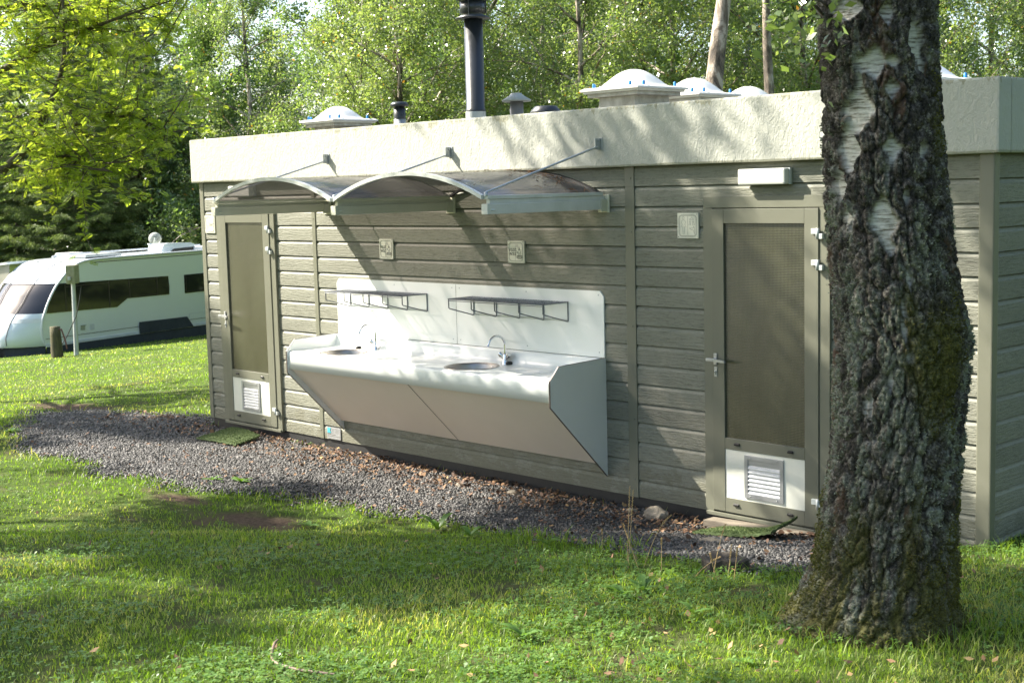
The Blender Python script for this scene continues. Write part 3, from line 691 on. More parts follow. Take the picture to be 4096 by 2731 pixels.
# ------------------------------------------------------------------ sink unit
S = thing('sink_unit', (-2.604, 0, .2), 'long white wall-hung washing-up unit with two round basins', 'sink')
SL, SR = -4.21, -.998
SP = [(-.0, .201), (-.588, .787), (-.588, .972), (-.495, 1.069), (-.0, 1.082)]
def sidepanel(x0, x1, mt):
    q = MB().prism(SP, 'x', x0, x1).build('side_panel', mt, S)
    e = MB(); ins = [(-.0, .201), (-.588, .787), (-.588, .972), (-.495, 1.069), (-.0, 1.082)]
    for i in range(4):
        (ya, za), (yb, zb) = ins[i], ins[i+1]; dy, dz = yb-ya, zb-za; l = math.hypot(dy, dz); ny, nz = dz/l, -dy/l
        e.add([(x, y+ny*o_, z+nz*o_) for x in (x0-.0005, x1+.0005) for (y, z) in ((ya, za), (yb, zb)) for o_ in (-.0015, .0015)],
              [(0, 1, 3, 2), (4, 6, 7, 5), (0, 4, 5, 1), (2, 3, 7, 6), (0, 2, 6, 4), (1, 5, 7, 3)])
    e.build('panel_edge', 'edge', q)
sidepanel(SR-.012, SR, 'greyl'); sidepanel(SL, SL+.012, 'white')
xa, xb = SL+.0125, SR-.0125
MB().prism([(-4.21, 1.083), (-1.0, 1.083), (-1.0, 1.53), (-1.035, 1.57), (-4.175, 1.57), (-4.21, 1.53)], 'y', -.012, -.001).build('splashback', 'white', S)
MB().box(-2.614, -2.611, -.0128, -.0121, 1.085, 1.568).build('splashback_seam', 'edge', S)
ZW = .972
prof = [(-.556, .816), (-.573, .816), (-.573, .940), (-.570, .954), (-.562, .964), (-.548, .970), (-.52, ZW)]
# worktop surface with two round holes: grid strips built around each basin
BAS = [(-3.70, -.335, .205), (-2.09, -.335, .205)]
wt = MB(); nX = 40
V = []; F = []
for x in (xa, xb): V += [(x, y, z) for y, z in prof]
n = len(prof); F = [(k, k+1, n+k+1, n+k) for k in range(n-1)]; wt.add(V, F, True)
back = [(-.115, ZW), (-.085, ZW+.004), (-.062, ZW+.022), (-.050, ZW+.055), (-.046, 1.066), (-.040, 1.076), (-.030, 1.079), (-.0125, 1.079)]
V = []
for x in (xa, xb): V += [(x, y, z) for y, z in back]
n = len(back); wt.add(V, [(k, k+1, n+k+1, n+k) for k in range(n-1)], True)
y0, y1 = -.52, -.115
def strip(a, b): wt.add([(a, y0, ZW), (b, y0, ZW), (b, y1, ZW), (a, y1, ZW)], [(0, 1, 2, 3)])
cur = xa
for bx, by, br in BAS:
    a, b = bx-.26, bx+.26; strip(cur, a); cur = b
    m_ = 64; V = []
    for k in range(m_):
        t = 2*math.pi*k/m_; c, s_ = math.cos(t), math.sin(t)
        sx = (.26/abs(c)) if abs(c) > 1e-9 else 1e9; sy = ((y1-by) if s_ > 0 else (by-y0))/max(abs(s_), 1e-9); r = min(sx, sy)
        V += [(bx+br*c, by+br*s_*.96, ZW), (bx+r*c, by+r*s_, ZW)]
    wt.add(V, [(2*k, 2*k+1, (2*k+3) % (2*m_), (2*k+2) % (2*m_)) for k in range(m_)])
    for cx_, cy_ in ((a, y0), (b, y0), (a, y1), (b, y1)):
        t = math.atan2(cy_-by, cx_-bx) % (2*math.pi); k = int(t/(2*math.pi)*m_)
        wt.add([V[2*k+1], V[(2*k+3) % (2*m_)], (cx_, cy_, ZW)], [(0, 1, 2)])
strip(cur, xb)
wtop = wt.build('worktop', 'white', S)
sc = MB()
for x in (-4.15, -3.4, -2.66, -2.57, -1.8, -1.05):
    for z in (1.12, 1.54): sc.lathe([(0, -.0145), (.005, -.0138), (.0055, -.0122)], (x, 0, z), 8, 'y')
sc.build('panel_screws', 'galv', S)
gr_ = MB()
for g0 in (-1.88, -3.49):
    for k in range(6):
        y = -.49+k*.065; gr_.box(g0+.02*k+(.10 if k > 2 else 0), g0+.53-k*.012, y, y+.0035, ZW+.0003, ZW+.0012)
    gr_.box(g0+.528, g0+.532, -.49, -.165, ZW+.0003, ZW+.0012)
gr_.build('drainer_groove', 'greyl', wtop)
MB().prism([(-.553, .818), (-.030, .292), (-.022, .300), (-.545, .825)], 'x', xa, xb).build('underside_panel', 'skirt', S)
MB().prism([(-.5544, .8175), (-.0314, .2915), (-.0324, .2905), (-.5554, .8165)], 'x', -2.614, -2.610).build('underside_seam', 'edge', S)
for i, (bx, by, br) in enumerate(BAS):
    bs = MB().lathe([(br+.012, ZW+.0012), (br+.010, ZW+.004), (br-.002, ZW+.003), (br-.008, ZW-.006), (br-.014, ZW-.05), (br-.022, ZW-.105), (br-.05, ZW-.135), (.05, ZW-.142), (.035, ZW-.146), (0, ZW-.148)], (bx, by, 0), 56).build('basin', 'steel', S)
    MB().lathe([(0, ZW-.144), (.032, ZW-.143), (.034, ZW-.1465)], (bx+.02, by, 0), 20).build('drain', 'chrome', bs)
    MB().tube([(bx+br-.03, by+.10, ZW+.012), (bx+br-.045, by+.07, ZW+.008), (bx+br-.06, by+.05, ZW-.03), (bx+.06, by+.01, ZW-.12)], .0022, 5).build('plug_chain', 'chrome', bs)
    px_, py_ = (bx+.17, by+.235) if i else (bx-.10, by+.225)
    MB().lathe([(0, ZW+.004), (.026, ZW+.004), (.028, ZW+.018), (.02, ZW+.026), (0, ZW+.027)], (px_, py_, 0), 18).build('plug', 'black', bs)
    tx, ty = bx+.125, -.095
    tp = MB().lathe([(.026, ZW), (.026, ZW+.012), (.020, ZW+.02), (.018, ZW+.075), (.014, ZW+.085), (0, ZW+.086)], (tx, ty, 0), 20)
    tp = tp.build('tap', 'chrome', S)
    pts = [(tx, ty, ZW+.08), (tx, ty, ZW+.15)]+[(tx-.01*(1-math.cos(a)), ty-.078*(1-math.cos(a)), ZW+.15+.078*math.sin(a)) for a in np.linspace(.15, 2.85, 16)]
    pts.append((pts[-1][0], pts[-1][1]-.012, pts[-1][2]-.022))
    MB().tube(pts, [.0095]*(len(pts)-2)+[.0095, .012], 12).build('spout', 'chrome', tp)
    for sx in (-1, 1):
        MB().tube([(tx, ty, ZW+.035), (tx+sx*.030, ty-.005, ZW+.062), (tx+sx*.036, ty-.006, ZW+.068), (tx+sx*.052, ty-.008, ZW+.085)], [.013, .014, .022, .019], 12).build('tap_knob', 'chrome', tp)

def rack(x0, x1, label):
    t = thing('wire_rack', ((x0+x1)/2, 0, 1.335), label, 'rack', 'wire shelves above the sinks')
    s = MB(); yf, zt, zb = -.281, 1.478, 1.335
    n = 38
    for k in range(n+1):
        x = x0+(x1-x0)*k/n; s.tube([(x, -.016, zt+.001), (x, yf, zt)], .0026, 5, False)
    for y in (-.018, -.11, -.20, yf+.003): s.tube([(x0, y, zt-.004), (x1, y, zt-.004)], .0028, 6)
    s.build('shelf_grid', 'wire', t)
    MB().tube([(x0, -.016, zt-.001), (x0, yf-.003, zt-.001), (x1, yf-.003, zt-.001), (x1, -.016, zt-.001)], .0045, 7).tube([(x0, yf-.003, zt-.014), (x1, yf-.003, zt-.014)], .0035, 6).build('shelf_rim', 'wired', t)
    for k in range(5):
        x = x0+(x1-x0)*k/4
        if k < 4: xx = x+.004
        else: xx = x-.004
        MB().tube([(xx, -.016, zt), (xx, -.016, zb+.004), (xx, -.022, zb-.004), (xx, yf+.01, zt-.078), (xx, yf, zt-.070), (xx, yf, zt)], .0048, 7).build('bracket', 'wired', t)
    s = MB().box(x0, x1, -.016, -.0125, zb-.004, zb+.012)
    for k in range(5): s.lathe([(0, -.021), (.005, -.020), (.006, -.0162)], (x0+.05+(x1-x0-.1)*k/4, 0, zb+.004), 8, 'y')
    s.build('mounting_strip', 'galv', t)
rack(-4.018, -2.969, 'grey wire rack above the left basin'); rack(-2.403, -1.353, 'grey wire rack above the right basin')

# ================================================================== CARAVAN
P1 = np.array([-26.131, 8.378]); CA = math.atan2(.9609, -.27697)
def wpt(s, n, z):      # caravan frame -> world
    a = np.array([-.27697, .9609]); return (P1[0]+a[0]*s+a[1]*-n, P1[1]+a[1]*s+a[0]*n, z)
def cthing(name, label, cat):
    t = thing(name, (P1[0], P1[1], 0), label, cat); t.rotation_euler = (0, 0, CA); ROOT[t.name] = Vector((0, 0, 0)); return t
CV = cthing('caravan', 'long white touring caravan with dark curved windows parked on the lawn', 'caravan')
WID = 1.95
SPF = [(-1.00, -1.17), (-1.06, -1.11), (-1.11, -.95), (-1.11, -.76), (-1.09, -.6), (-1.06, -.5), (-1.0, -.385), (-.95, -.28), (-.87, -.14), (-.76, .03), (-.61, .225), (-.53, .30), (-.42, .40), (-.255, .536), (-.10, .64), (.1, .735), (.32, .79), (.587, .815), (1.2, .825)]
def front(pts, lift=0, nn=28):
    V = []
    for s, z in pts:
        bul = (.32+.40*np.clip((-.15-z)/.9, 0, 1))*np.clip((1.2-s)/2.2, 0, 1)**.8
        for k in range(nn+1):
            v = -1+2*k/nn
            cr = .10*np.clip((abs(v)-.86)/.14, 0, 1)**2*np.clip((1.2-s)/2.2, 0, 1)
            V.append((s-bul*(1-abs(v)**2.4)+cr*0-lift, WID/2+v*(WID/2), z+lift*.5))
    m_ = nn+1
    return V, [(i*m_+k, i*m_+k+1, (i+1)*m_+k+1, (i+1)*m_+k) for i in range(len(pts)-1) for k in range(nn)]
V, F = front(SPF[:7]); nose = MB().add(V, F, True)
V, F = front(SPF[11:]); nose.add(V, F, True)
nose.box(1.2, 7.0, .02, WID-.02, .80, .825, .01)
body = nose.build('body', 'cwhite', CV)
V, F = front(SPF[6:12], -.015); MB().add(V, F, True).build('windscreen', 'cwin', CV)
# body side: polygon following the front curve
sp = [(s, z) for s, z in SPF]+[(7.0, .82), (7.0, -1.17)]
MB().prism(sp, 'y', 0, .02).prism(sp, 'y', WID-.02, WID).prism([(7.0-.02, -1.17), (7.0, -1.17), (7.0, .82), (6.98, .82)], 'y', 0, WID).build('side_wall', 'cside', CV)
rl = MB().tube([(s, -.008, z) for s, z in SPF[1:]]+[(3, -.008, .835), (7.0, -.008, .825)], .028, 8)
rl.box(-1.02, 7.0, -.03, .0, -1.20, -1.13, .008).build('edge_rail', 'crail', CV)
MB().box(.6, 7.0, -.006, .0, .735, .752).box(-1.0, 7.0, -.006, 0, -1.01, -.998).build('side_seam', 'edge', CV)
wp = [(-.935, -.39), (1.345, -.43), (1.71, -.24), (3.225, -.255), (3.24, -.06), (3.215, .232), (-.57, .297), (-.75, .05), (-.86, -.2)]
MB().prism(wp, 'y', -.012, -.001).build('side_window', 'cwin', CV)
dv = MB()
for s, z0_, z1_ in ((-.32, -.38, .28), (1.10, -.41, .25), (1.80, -.23, .24), (2.79, -.24, .23)): dv.box(s-.012, s+.012, -.018, -.0125, z0_, z1_)
dv.box(-.3, 1.09, -.018, -.0125, .20, .212).box(1.82, 2.78, -.018, -.0125, -.215, -.205).box(1.82, 2.78, -.018, -.0125, .185, .195); dv.build('window_divider', 'edge', CV)
w2 = MB().box(3.82, 5.4, -.012, -.001, -.275, .222, .0).build('side_window', 'cwin', CV)
MB().box(3.87, 5.3, -.02, -.0125, -.24, -.232).box(3.87, 3.88, -.02, -.0125, -.23, .19).build('window_frame', 'edge', w2)
h = MB()
for a_, b_, c_, d_ in ((3.95, 4.9, -1.11, -1.10), (3.95, 4.9, -.845, -.835), (3.95, 3.96, -1.1, -.84), (4.9, 4.91, -1.11, -.835)): h.box(a_, b_, -.006, -.001, c_, d_)
h.build('locker_hatch', 'crail', CV)
MB().box(.11, .26, -.05, -.001, -.79, -.775, .004).prism([(.11, -.79), (.26, -.79), (.235, -.91), (.10, -.90)], 'y', -.006, -.001).build('socket_flap', 'galv', CV)
MB().box(.11, .25, -.0005, -.0002, -.9, -.78).build('socket_recess', 'black', CV)
MB().box(.41, .55, -.01, -.001, -.925, -.78, .004).build('service_hatch', 'crail', CV)
ac = MB()
ac.prism([(3.38, .82), (3.42, .98), (3.50, 1.06), (3.7, 1.08), (4.5, 1.06), (4.66, 1.02), (4.7, .82)], 'y', .35, .85).build('air_conditioner', 'cwhite', CV)
MB().prism([(3.72, .85), (3.85, .92), (4.66, .94), (4.67, .85)], 'y', .335, .3495).build('air_conditioner_grille', 'black', CV)
MB().box(.87, 2.11, .5, 1.3, .84, .91, .02).build('roof_light', 'galv', CV); MB().box(4.6, 5.4, .3, 1.1, .83, .93, .04).build('roof_light', 'crail', CV)
MB().box(1.4, 1.95, 1.7, 2.2, .83, .93, .03).build('roof_light', 'crail', CV)
MB().lathe([(.03, .82), (.03, 1.06), (.055, 1.07), (.055, 1.1), (0, 1.1)], (3.02, .4, 0), 12).build('roof_chimney', 'cwhite', CV)
MB().tube([(1.0, WID-.1, .85), (1.2, WID-.1, .89), (6.5, WID-.1, .90)], .025, 6).build('roof_rail', 'crail', CV)
sk = MB(); V = []; F = []; ns = 90
for i in range(ns+1):
    s = -1.0+8.0*i/ns
    for z, w_ in ((-1.18, .0), (-1.45, .02), (-2.0, .05)): V.append((s, -.012-w_*(.6+.5*math.sin(s*7)+.3*math.sin(s*17)), z))
F = [(i*3+j, i*3+j+1, i*3+j+4, i*3+j+3) for i in range(ns) for j in range(2)]
sk.add(V, F, True); V = []; F = []
for i in range(41):
    v = -1+2*i/40
    for z, w_ in ((-1.13, .06), (-1.3, .03), (-1.75, -.06+.03*math.sin(v*30))): V.append((-1.04-.62*(1-abs(v)**2.4)+w_, WID/2+v*(WID/2-.02), z))
F = [(i*3+j, i*3+j+1, i*3+j+4, i*3+j+3) for i in range(40) for j in range(2)]
sk.add(V, F, True).build('ground_skirt', 'cskirt', CV)
MB().prism([(2.05, -1.19), (2.06, -.885), (3.82, -.905), (4.05, -1.19)], 'y', -.045, -.033).build('wheel_cover', 'cskirt', CV)
# nose lettering and hitch box
nb = MB(); V, F = front([(-1.0605, -.50), (-1.088, -.595)], .004); nb.add(V, F, True).build('nose_band', 'crail', CV)
for k, ch in enumerate('HOBBY'):
    v = -.30+.085*(4-k)*-1+.0; y = 1.2+(v-.0)*1.2+.55
    yy = 1.02-(k-4)*.13; vv = (yy-WID/2)/(WID/2); s = -1.078-.49*(1-abs(vv)**2.4)-.024
    rot = Matrix.Rotation(-math.pi/2, 4, 'Z') @ Matrix.Rotation(math.pi/2, 4, 'X')
    textmesh(ch, .10, (s, yy, -.545), rot, 'pvc', 'nose_lettering', CV, .004)
for vv_ in (-.42, .42):
    pts_ = []
    for s_, z_ in SPF[1:17]:
        b_ = (.32+.40*float(np.clip((-.15-z_)/.9, 0, 1)))*float(np.clip((1.2-s_)/2.2, 0, 1))**.8
        pts_.append((s_-b_*(1-abs(vv_)**2.4)-.006, WID/2+vv_*(WID/2), z_+.002))
    MB().tube(pts_, .009, 5).build('front_seam', 'edge', CV)
ht = MB().box(-2.4, -1.75, .75, 1.25, -1.42, -1.18, .03).build('gas_locker_lid', 'crail', CV)
aw = cthing('side_awning', 'white-roofed taupe awning tent with a navy band, beside the caravan nose at the left edge', 'awning')
MB().prism([(1.97, .80), (5.6, .42), (5.6, .36), (1.97, .74)], 'x', -.35, 5).build('awning_roof', 'tent', aw)
MB().box(-.3, 5, 2.42, 5.5, -2.0, .74-.0).build('awning_wall', 'tentw', aw) if False else MB().prism([(1.97, -2.0), (5.5, -2.0), (5.5, .37), (1.97, .735)], 'x', -.30, -.28).build('awning_wall', 'tentw', aw)
MB().prism([(1.97, -.02), (5.5, -.02), (5.5, .14), (1.97, .14)], 'x', -.325, -.302).build('awning_band', 'cskirt', aw)
MB().tube([(-.34, 2.3, .1), (-.36, 2.25, -.5), (-.40, 2.05, -1.3), (-.4, 1.98, -1.7)], .035, 8).build('awning_pole', 'cskirt', aw)

# power pole, post, globe lamp
D = 31.0; b = at(305, 1400, D); gz = g1(b[0], b[1]); top = at(290, 1095, D)
t = thing('power_pole', (b[0], b[1], gz), 'thin pale metal pole carrying a mossy grey power box, in front of the caravan', 'pole')
MB().tube([(b[0], b[1], gz-.1), (top[0]+.0, top[1], top[2]-.5), (top[0], top[1], top[2]-.1)], [.055, .048, .045], 12).build('pole', 'galv', t)
bx = MB().box(-.19, .19, -.10, .10, -.22, .20, .02)
c_, s_ = math.cos(-.75), math.sin(-.75)
def rz(q, c=(0, 0, 0)): q.v = [(c[0]+x*c_-y*s_, c[1]+x*s_+y*c_, c[2]+z) for x, y, z in q.v]; return q
bb = rz(bx, (top[0], top[1], top[2])).build('power_box', 'mossbox', t)
rz(MB().lathe([(0, -.115), (.04, -.113), (.045, -.1)], (-.05, 0, .0), 12, 'y').box(-.23, -.19, -.05, .03, .06, .15, .01).box(-.23, -.19, -.05, .03, -.17, -.07, .01).box(.19, .24, -.05, .02, -.14, -.06, .01), (top[0], top[1], top[2])).build('box_socket', 'galv', bb)
q1, q2, q3 = at(325, 1145, D-.1), at(305, 1265, D-.1), at(215, 1400, D-.15)
o = MB().tube([tuple(q1), tuple(at(318, 1200, D-.1)), tuple(q2), tuple(at(265, 1350, D-.1)), (q3[0], q3[1], g1(q3[0], q3[1])+.02)], .012, 6).build('power_cable', 'cable'); tag(o, 'black cable hanging from the power box down past the wooden post', 'cable')
b = at(228, 1400, 30.6); gz = g1(b[0], b[1]); tp_ = at(215, 1304, 30.6)
r_ = [(.14, -.1), (.135, .1), (.12, .5), (.115, tp_[2]-gz-.01), (.0, tp_[2]-gz)]
o = MB().lathe(r_, (b[0], b[1], gz), 14); o.v = [(x-.05*(z-gz), y, z) for x, y, z in o.v]; o = o.build('wooden_post', 'postw'); tag(o, 'short mossy wooden post with a split top, left of the pole', 'post')
a = at(236, 1318, 30.5); o = MB().tube([tuple(a), tuple(at(245, 1316, 30.5)), tuple(at(252, 1335, 30.5)), tuple(at(262, 1365, 30.5)), tuple(at(268, 1395, 30.5))], .017, 6).build('water_hose', 'rcable'); tag(o, 'red-brown hose with a tap drooping beside the mossy post', 'hose')
q = wpt(.2, .06, -.9); q2 = wpt(.3, .12, -1.2); q3 = wpt(.38, .3, -1.5); q4 = (wpt(.42, .6, 0)[0], wpt(.42, .6, 0)[1], g1(*wpt(.42, .6, 0)[:2])+.01)
o = MB().tube([q, q2, q3, q4], .014, 6).build('mains_cable', 'rcable'); tag(o, 'thin reddish cable hanging out of the caravan socket flap', 'cable')
gl = at(620, 955, 40.0); gg = g1(gl[0], gl[1])
t = thing('globe_lamp', (gl[0], gl[1], gg), 'clear round globe lamp on a post behind the caravan roof', 'lamp')
MB().tube([(gl[0], gl[1], gg-.1), (gl[0], gl[1], gl[2]-.17)], .04, 8).build('lamp_post', 'galv', t)
m, nt, N, L, P = newmat('clear_acrylic'); MT['globe'] = m
tr = N.new('ShaderNodeBsdfTransparent'); tr.inputs[0].default_value = (.80, .82, .78, 1); P.inputs['Base Color'].default_value = (.5, .52, .5, 1); P.inputs['Roughness'].default_value = .08
fr = N.new('ShaderNodeLayerWeight'); fr.inputs[0].default_value = .45; mx = N.new('ShaderNodeMixShader'); L.new(mth(N, L, 'MULTIPLY_ADD', fr.outputs['Facing'], .7, .25), mx.inputs[0])
L.new(tr.outputs[0], mx.inputs[1]); L.new(P.outputs[0], mx.inputs[2]); L.new(mx.outputs[0], N['Material Output'].inputs[0])
MB().lathe([(.185*math.sin(a), -.185*math.cos(a)) for a in np.linspace(0.3, math.pi, 20)], tuple(gl), 28).build('lamp_globe', 'globe', t)
MB().lathe([(.08, -.19), (.07, -.12), (.03, -.05), (.03, .02), (0, .03)], tuple(gl), 14).build('lamp_fitting', 'crail', t)

# ================================================================== SMALL GROUND THINGS
def mat_turf(A, Bp, Cp, Dp, label, curl, hump):
    n, m_ = 46, 26; V = []; F = []
    A, Bp, Cp, Dp = [np.array(p, float) for p in (A, Bp, Cp, Dp)]
    nz = rng.normal(0, .003, (n+1, m_+1))
    for i in range(n+1):
        for j in range(m_+1):
            u, v = i/n, j/m_; p = (A*(1-u)+Bp*u)*(1-v)+(Dp*(1-u)+Cp*u)*v
            z = g1(p[0], p[1])+.040+.02*v+nz[i, j]+hump*math.sin(math.pi*u)*(.4+.6*v)
            k = max(0, u-.45)/.55; z += curl*(k**2.0)*(.45+.55*v)
            V.append((p[0]-(.05*k*k*v if curl else 0), p[1], z))
    m1 = m_+1
    F = [(i*m1+j, (i+1)*m1+j, (i+1)*m1+j+1, i*m1+j+1) for i in range(n) for j in range(m_)]
    nb_ = len(V); V += [(x, y, z-.014) for x, y, z in V]
    F += [(b+nb_, c+nb_, d+nb_, e+nb_) for b, c, d, e in [(f[3], f[2], f[1], f[0]) for f in F]]
    ring = [i*m1 for i in range(n+1)]+[n*m1+j for j in range(1, m1)]+[i*m1+m_ for i in range(n-1, -1, -1)]+[j for j in range(m_-1, 0, -1)]
    F += [(ring[k], ring[(k+1) % len(ring)], ring[(k+1) % len(ring)]+nb_, ring[k]+nb_) for k in range(len(ring))]
    t = thing('turf_mat', (A[0], A[1], V[0][2]), label, 'doormat')
    MB().add(V, F).build('mat_base', 'turfmat', t)
    # bristles
    N_ = 6500; ii = rng.uniform(0, n-.01, N_); jj = rng.uniform(0, m_-.01, N_); VV = np.array(V[:nb_]).reshape(n+1, m1, 3)
    a = VV[ii.astype(int), jj.astype(int)]; bq = VV[ii.astype(int)+1, jj.astype(int)+1]; p = a+(bq-a)*rng.random((N_, 1))
    d = rng.normal(0, 1, (N_, 2)); d /= np.linalg.norm(d, axis=1)[:, None]; w = .0022
    tip = p+np.concatenate([rng.normal(0, .004, (N_, 2)), rng.uniform(.004, .009, (N_, 1))], 1)
    e = np.concatenate([d*w, np.zeros((N_, 1))], 1)
    VV2 = np.stack([p-e, p+e, tip], 1).reshape(-1, 3); FF = np.arange(N_*3).reshape(-1, 3)
    o = fast('mat_pile', VV2-np.array([A[0], A[1], V[0][2]]), FF, 'turfpile', {'v': np.repeat(rng.random(N_), 3)}, t); o['kind'] = 'stuff'
MT['turfpile'] = mat_attr('turf_pile', [(0, (.07, .11, .03)), (.7, (.12, .17, .05)), (1, (.24, .28, .11))], .7)
mat_turf((.27, -.60), (.95, -.70), (.92, -.30), (.27, -.27), 'green artificial-turf mat with its end curled up against the right door sill', .085, .0)
mat_turf((-5.74, -.60), (-5.12, -.56), (-5.26, -.20), (-5.87, -.13), 'flat faded green turf mat on the gravel before the far left door', 0, .02)
pk = MB().box(-.5, .5, -.055, .055, -.05, .03, .006)
pk.v = [(.52+x*math.cos(-.03)+y*.03, -.115+y, .055+z+x*.03+.004*math.sin(x*13)) for x, y, z in pk.v]
o = pk.build('sill_plank', 'timber'); tag(o, 'weathered grey timber beam lying under the right door', 'plank')
def rock(x, y, r, sx, sy, sz, label, cat='stone', name='stone', mt='rock', seed=0):
    import bmesh
    bm = bmesh.new(); bmesh.ops.create_icosphere(bm, subdivisions=3, radius=1)
    V = np.array([v.co[:] for v in bm.verts]); F = [[q.index for q in f.verts] for f in bm.faces]; bm.free()
    k = 1+.55*(fbm(V[:, 0]*1.3+seed, V[:, 1]*1.3, V[:, 2]*1.3, 4, seed)-.5)+.25*(vn(V[:, 0]*4, V[:, 1]*4, V[:, 2]*4+seed, 3)-.5)
    V = V*k[:, None]*r*np.array([sx, sy, sz])+np.array([x, y, g1(x, y)+r*sz*.45])
    o = MB().add(V.tolist(), F).build(name, mt); tag(o, label, cat)
rock(-.40, -.17, .085, 1.25, .8, .75, 'large pale broken stone at the foot of the wall left of the right door', seed=4)
rock(-.62, -.17, .045, 1.2, .8, .8, 'small brownish stone just left of the large pale stone', seed=9)
rock(-1.72, -.28, .05, 1.2, .8, .6, 'brown rounded stone by the wall under the sink unit', seed=12)
rock(-2.25, -.36, .035, 1.2, .9, .8, 'pale pebble in the leaf litter under the sink unit', seed=15)
q = at(2900, 2190, 8.1); rock(.66, -.92, .065, 1.3, .9, .35, 'flat light stone sunk in gravel in front of the curled mat', seed=21)
# stump
t = thing('tree_stump', (1.38, -1.72, g1(1.38, -1.72)), 'low rotten tree stump in the grass at the gravel edge, left of the birch', 'stump')
a = np.linspace(0, 2*np.pi, 40, endpoint=False); rr = .11*(1+.16*np.sin(a*3+1)+.08*np.sin(a*7)); V = []; gz = g1(1.38, -1.72)
for kz, z in ((1.15, -.05), (1.0, .01), (.95, .065), (.86, .072)): V += [(1.38+r*kz*math.cos(q)*1.1, -1.72+r*kz*math.sin(q), gz+z+.008*math.sin(q*5)) for r, q in zip(rr, a)]
V.append((1.38, -1.72, gz+.055))
F = [(i*40+k, i*40+(k+1) % 40, (i+1)*40+(k+1) % 40, (i+1)*40+k) for i in range(3) for k in range(40)]+[(120+k, 120+(k+1) % 40, 160) for k in range(40)]
MB().add(V, F).build('stump_wood', 'stumpm', t)
# fallen root / twig in the lawn
pp = [(1000+x/4.704, 2500+y/4.704) for x, y in ((530, 410), (470, 470), (440, 560), (415, 660), (420, 740), (460, 820), (540, 870), (680, 920), (860, 965), (1100, 1010), (1300, 1035), (1600, 1070))]
def gpoint(px, py):      # where the line of sight meets the lawn
    d = CF+CR*(px-2048)/FPX+CU*(1365.5-py)/FPX; t = 3.0
    while t < 90:
        p = CAM+d*t
        if p[2] < g1(p[0], p[1]): return p
        t += .01
    return p
P_ = [gpoint(*q) for q in pp]
o = MB().tube([(p[0], p[1], g1(p[0], p[1])+.030) for p in P_], [.004]+[.0065]*10+[.004], 8).build('bare_stick', 'cord'); tag(o, 'thin bare curved brown stick lying in the front grass', 'stick')
# tall dry stems, each its own plant
def stem(px0, py0, px1, py1, D, head, label, bend=0):
    b = gpoint(px0, py0); dist = (b-CAM) @ CF; tp = at(px1, py1, dist*D)
    pts = [b*(1-t)+tp*t+np.array([0, 0, bend*math.sin(math.pi*t)]) for t in np.linspace(0, 1, 9)]
    t_ = thing('grass_stem', tuple(b), label, 'grass stem', 'tall dry grass stems at the gravel edge')
    MB().tube([tuple(p) for p in pts], [.0022-.0012*k/8 for k in range(9)], 5).build('stalk', 'drys', t_)
    h = MB(); L_ = np.linalg.norm(tp-b)
    for k in range(26):
        u = 1-head*k/26; i = min(int(u*8), 7); p = pts[i]+(pts[i+1]-pts[i])*(u*8-i); a = k*2.4
        e = np.array([math.cos(a), math.sin(a), 1.6]); e /= np.linalg.norm(e)
        h.tube([tuple(p), tuple(p+e*.006), tuple(p+e*.011)], [.0006, .0018, .0003], 4, False)
    h.build('seed_head', 'drys', t_)
MT['drys'] = pm('straw', (.50, .36, .17), (.36, .24, .10), .7, 0, 40)
for a in ((2508, 2275, 2519, 1948, 1.0, .28, 'tallest upright straw-coloured stem near the batten foot', .0), (2512, 2278, 2533, 1962, 1.01, .32, 'second tall dry stem with a zigzag seed head next to the tallest', 0),
          (2574, 2272, 2684, 2063, 1.0, .35, 'dry stem arching right towards the pale stone', .05), (2850, 2315, 2903, 2097, 1.0, .35, 'dry stem leaning over the turf mat', .03),
          (2410, 2190, 2408, 2118, 1.0, .3, 'short thin stem at the gravel edge below the sink end', 0), (2912, 2312, 2926, 2180, 1.0, .4, 'dry stem standing right above the stump', 0),
          (2760, 2330, 2880, 2230, 1.0, .3, 'dry stem leaning low left of the stump', .02), (2646, 2292, 2646, 2154, 1.0, .2, 'thin straight stem standing on the gravel edge', 0),
          (2560, 2290, 2492, 2098, 1.0, .3, 'thin stem leaning left behind the tallest stems', 0), (2936, 2320, 2950, 2190, 1.0, .3, 'thin stem at the right of the stump', 0),
          (3205, 2300, 3188, 2255, 1.0, .3, 'small stem leaning left near the birch foot', 0), (2870, 2330, 2840, 2215, 1.0, .3, 'thin stem rising from behind the stump', 0)): stem(*a)
# broad-leaved weeds
def weed(px, py, n, l, label, up=.7):
    b = gpoint(px, py); V = []; F = []; vv = []
    for k in range(n):
        a = k*2.4+random.random(); ll = l*random.uniform(.5, 1.0); w = ll*.17; e = random.uniform(.2, up); m_ = 6; base = len(V)
        for j in range(m_+1):
            t = j/m_; r = ll*t; z = ll*(e*1.3*t-.9*e*t*t*.8)+.01; ww = w*math.sin(math.pi*min(.97, t*.9+.08))**.7*(1+.3*(j % 2)-.1)
            cx, cy = b[0]+r*math.cos(a), b[1]+r*math.sin(a)
            for q in (-1, 0, 1): V.append((cx-q*ww*math.sin(a), cy+q*ww*math.cos(a), g1(cx, cy)+z+abs(q)*ww*.35)); vv.append(random.random()*.2+.3)
        F += [(base+j*3+q, base+j*3+q+1, base+j*3+q+4, base+j*3+q+3) for j in range(m_) for q in (0, 1)]
    o = fast('leafy_weed', V, F, 'clover', {'v': np.array(vv)}, smooth=True, origin=tuple(b)); tag(o, label, 'weed', 'broad-leaved weeds in the lawn')
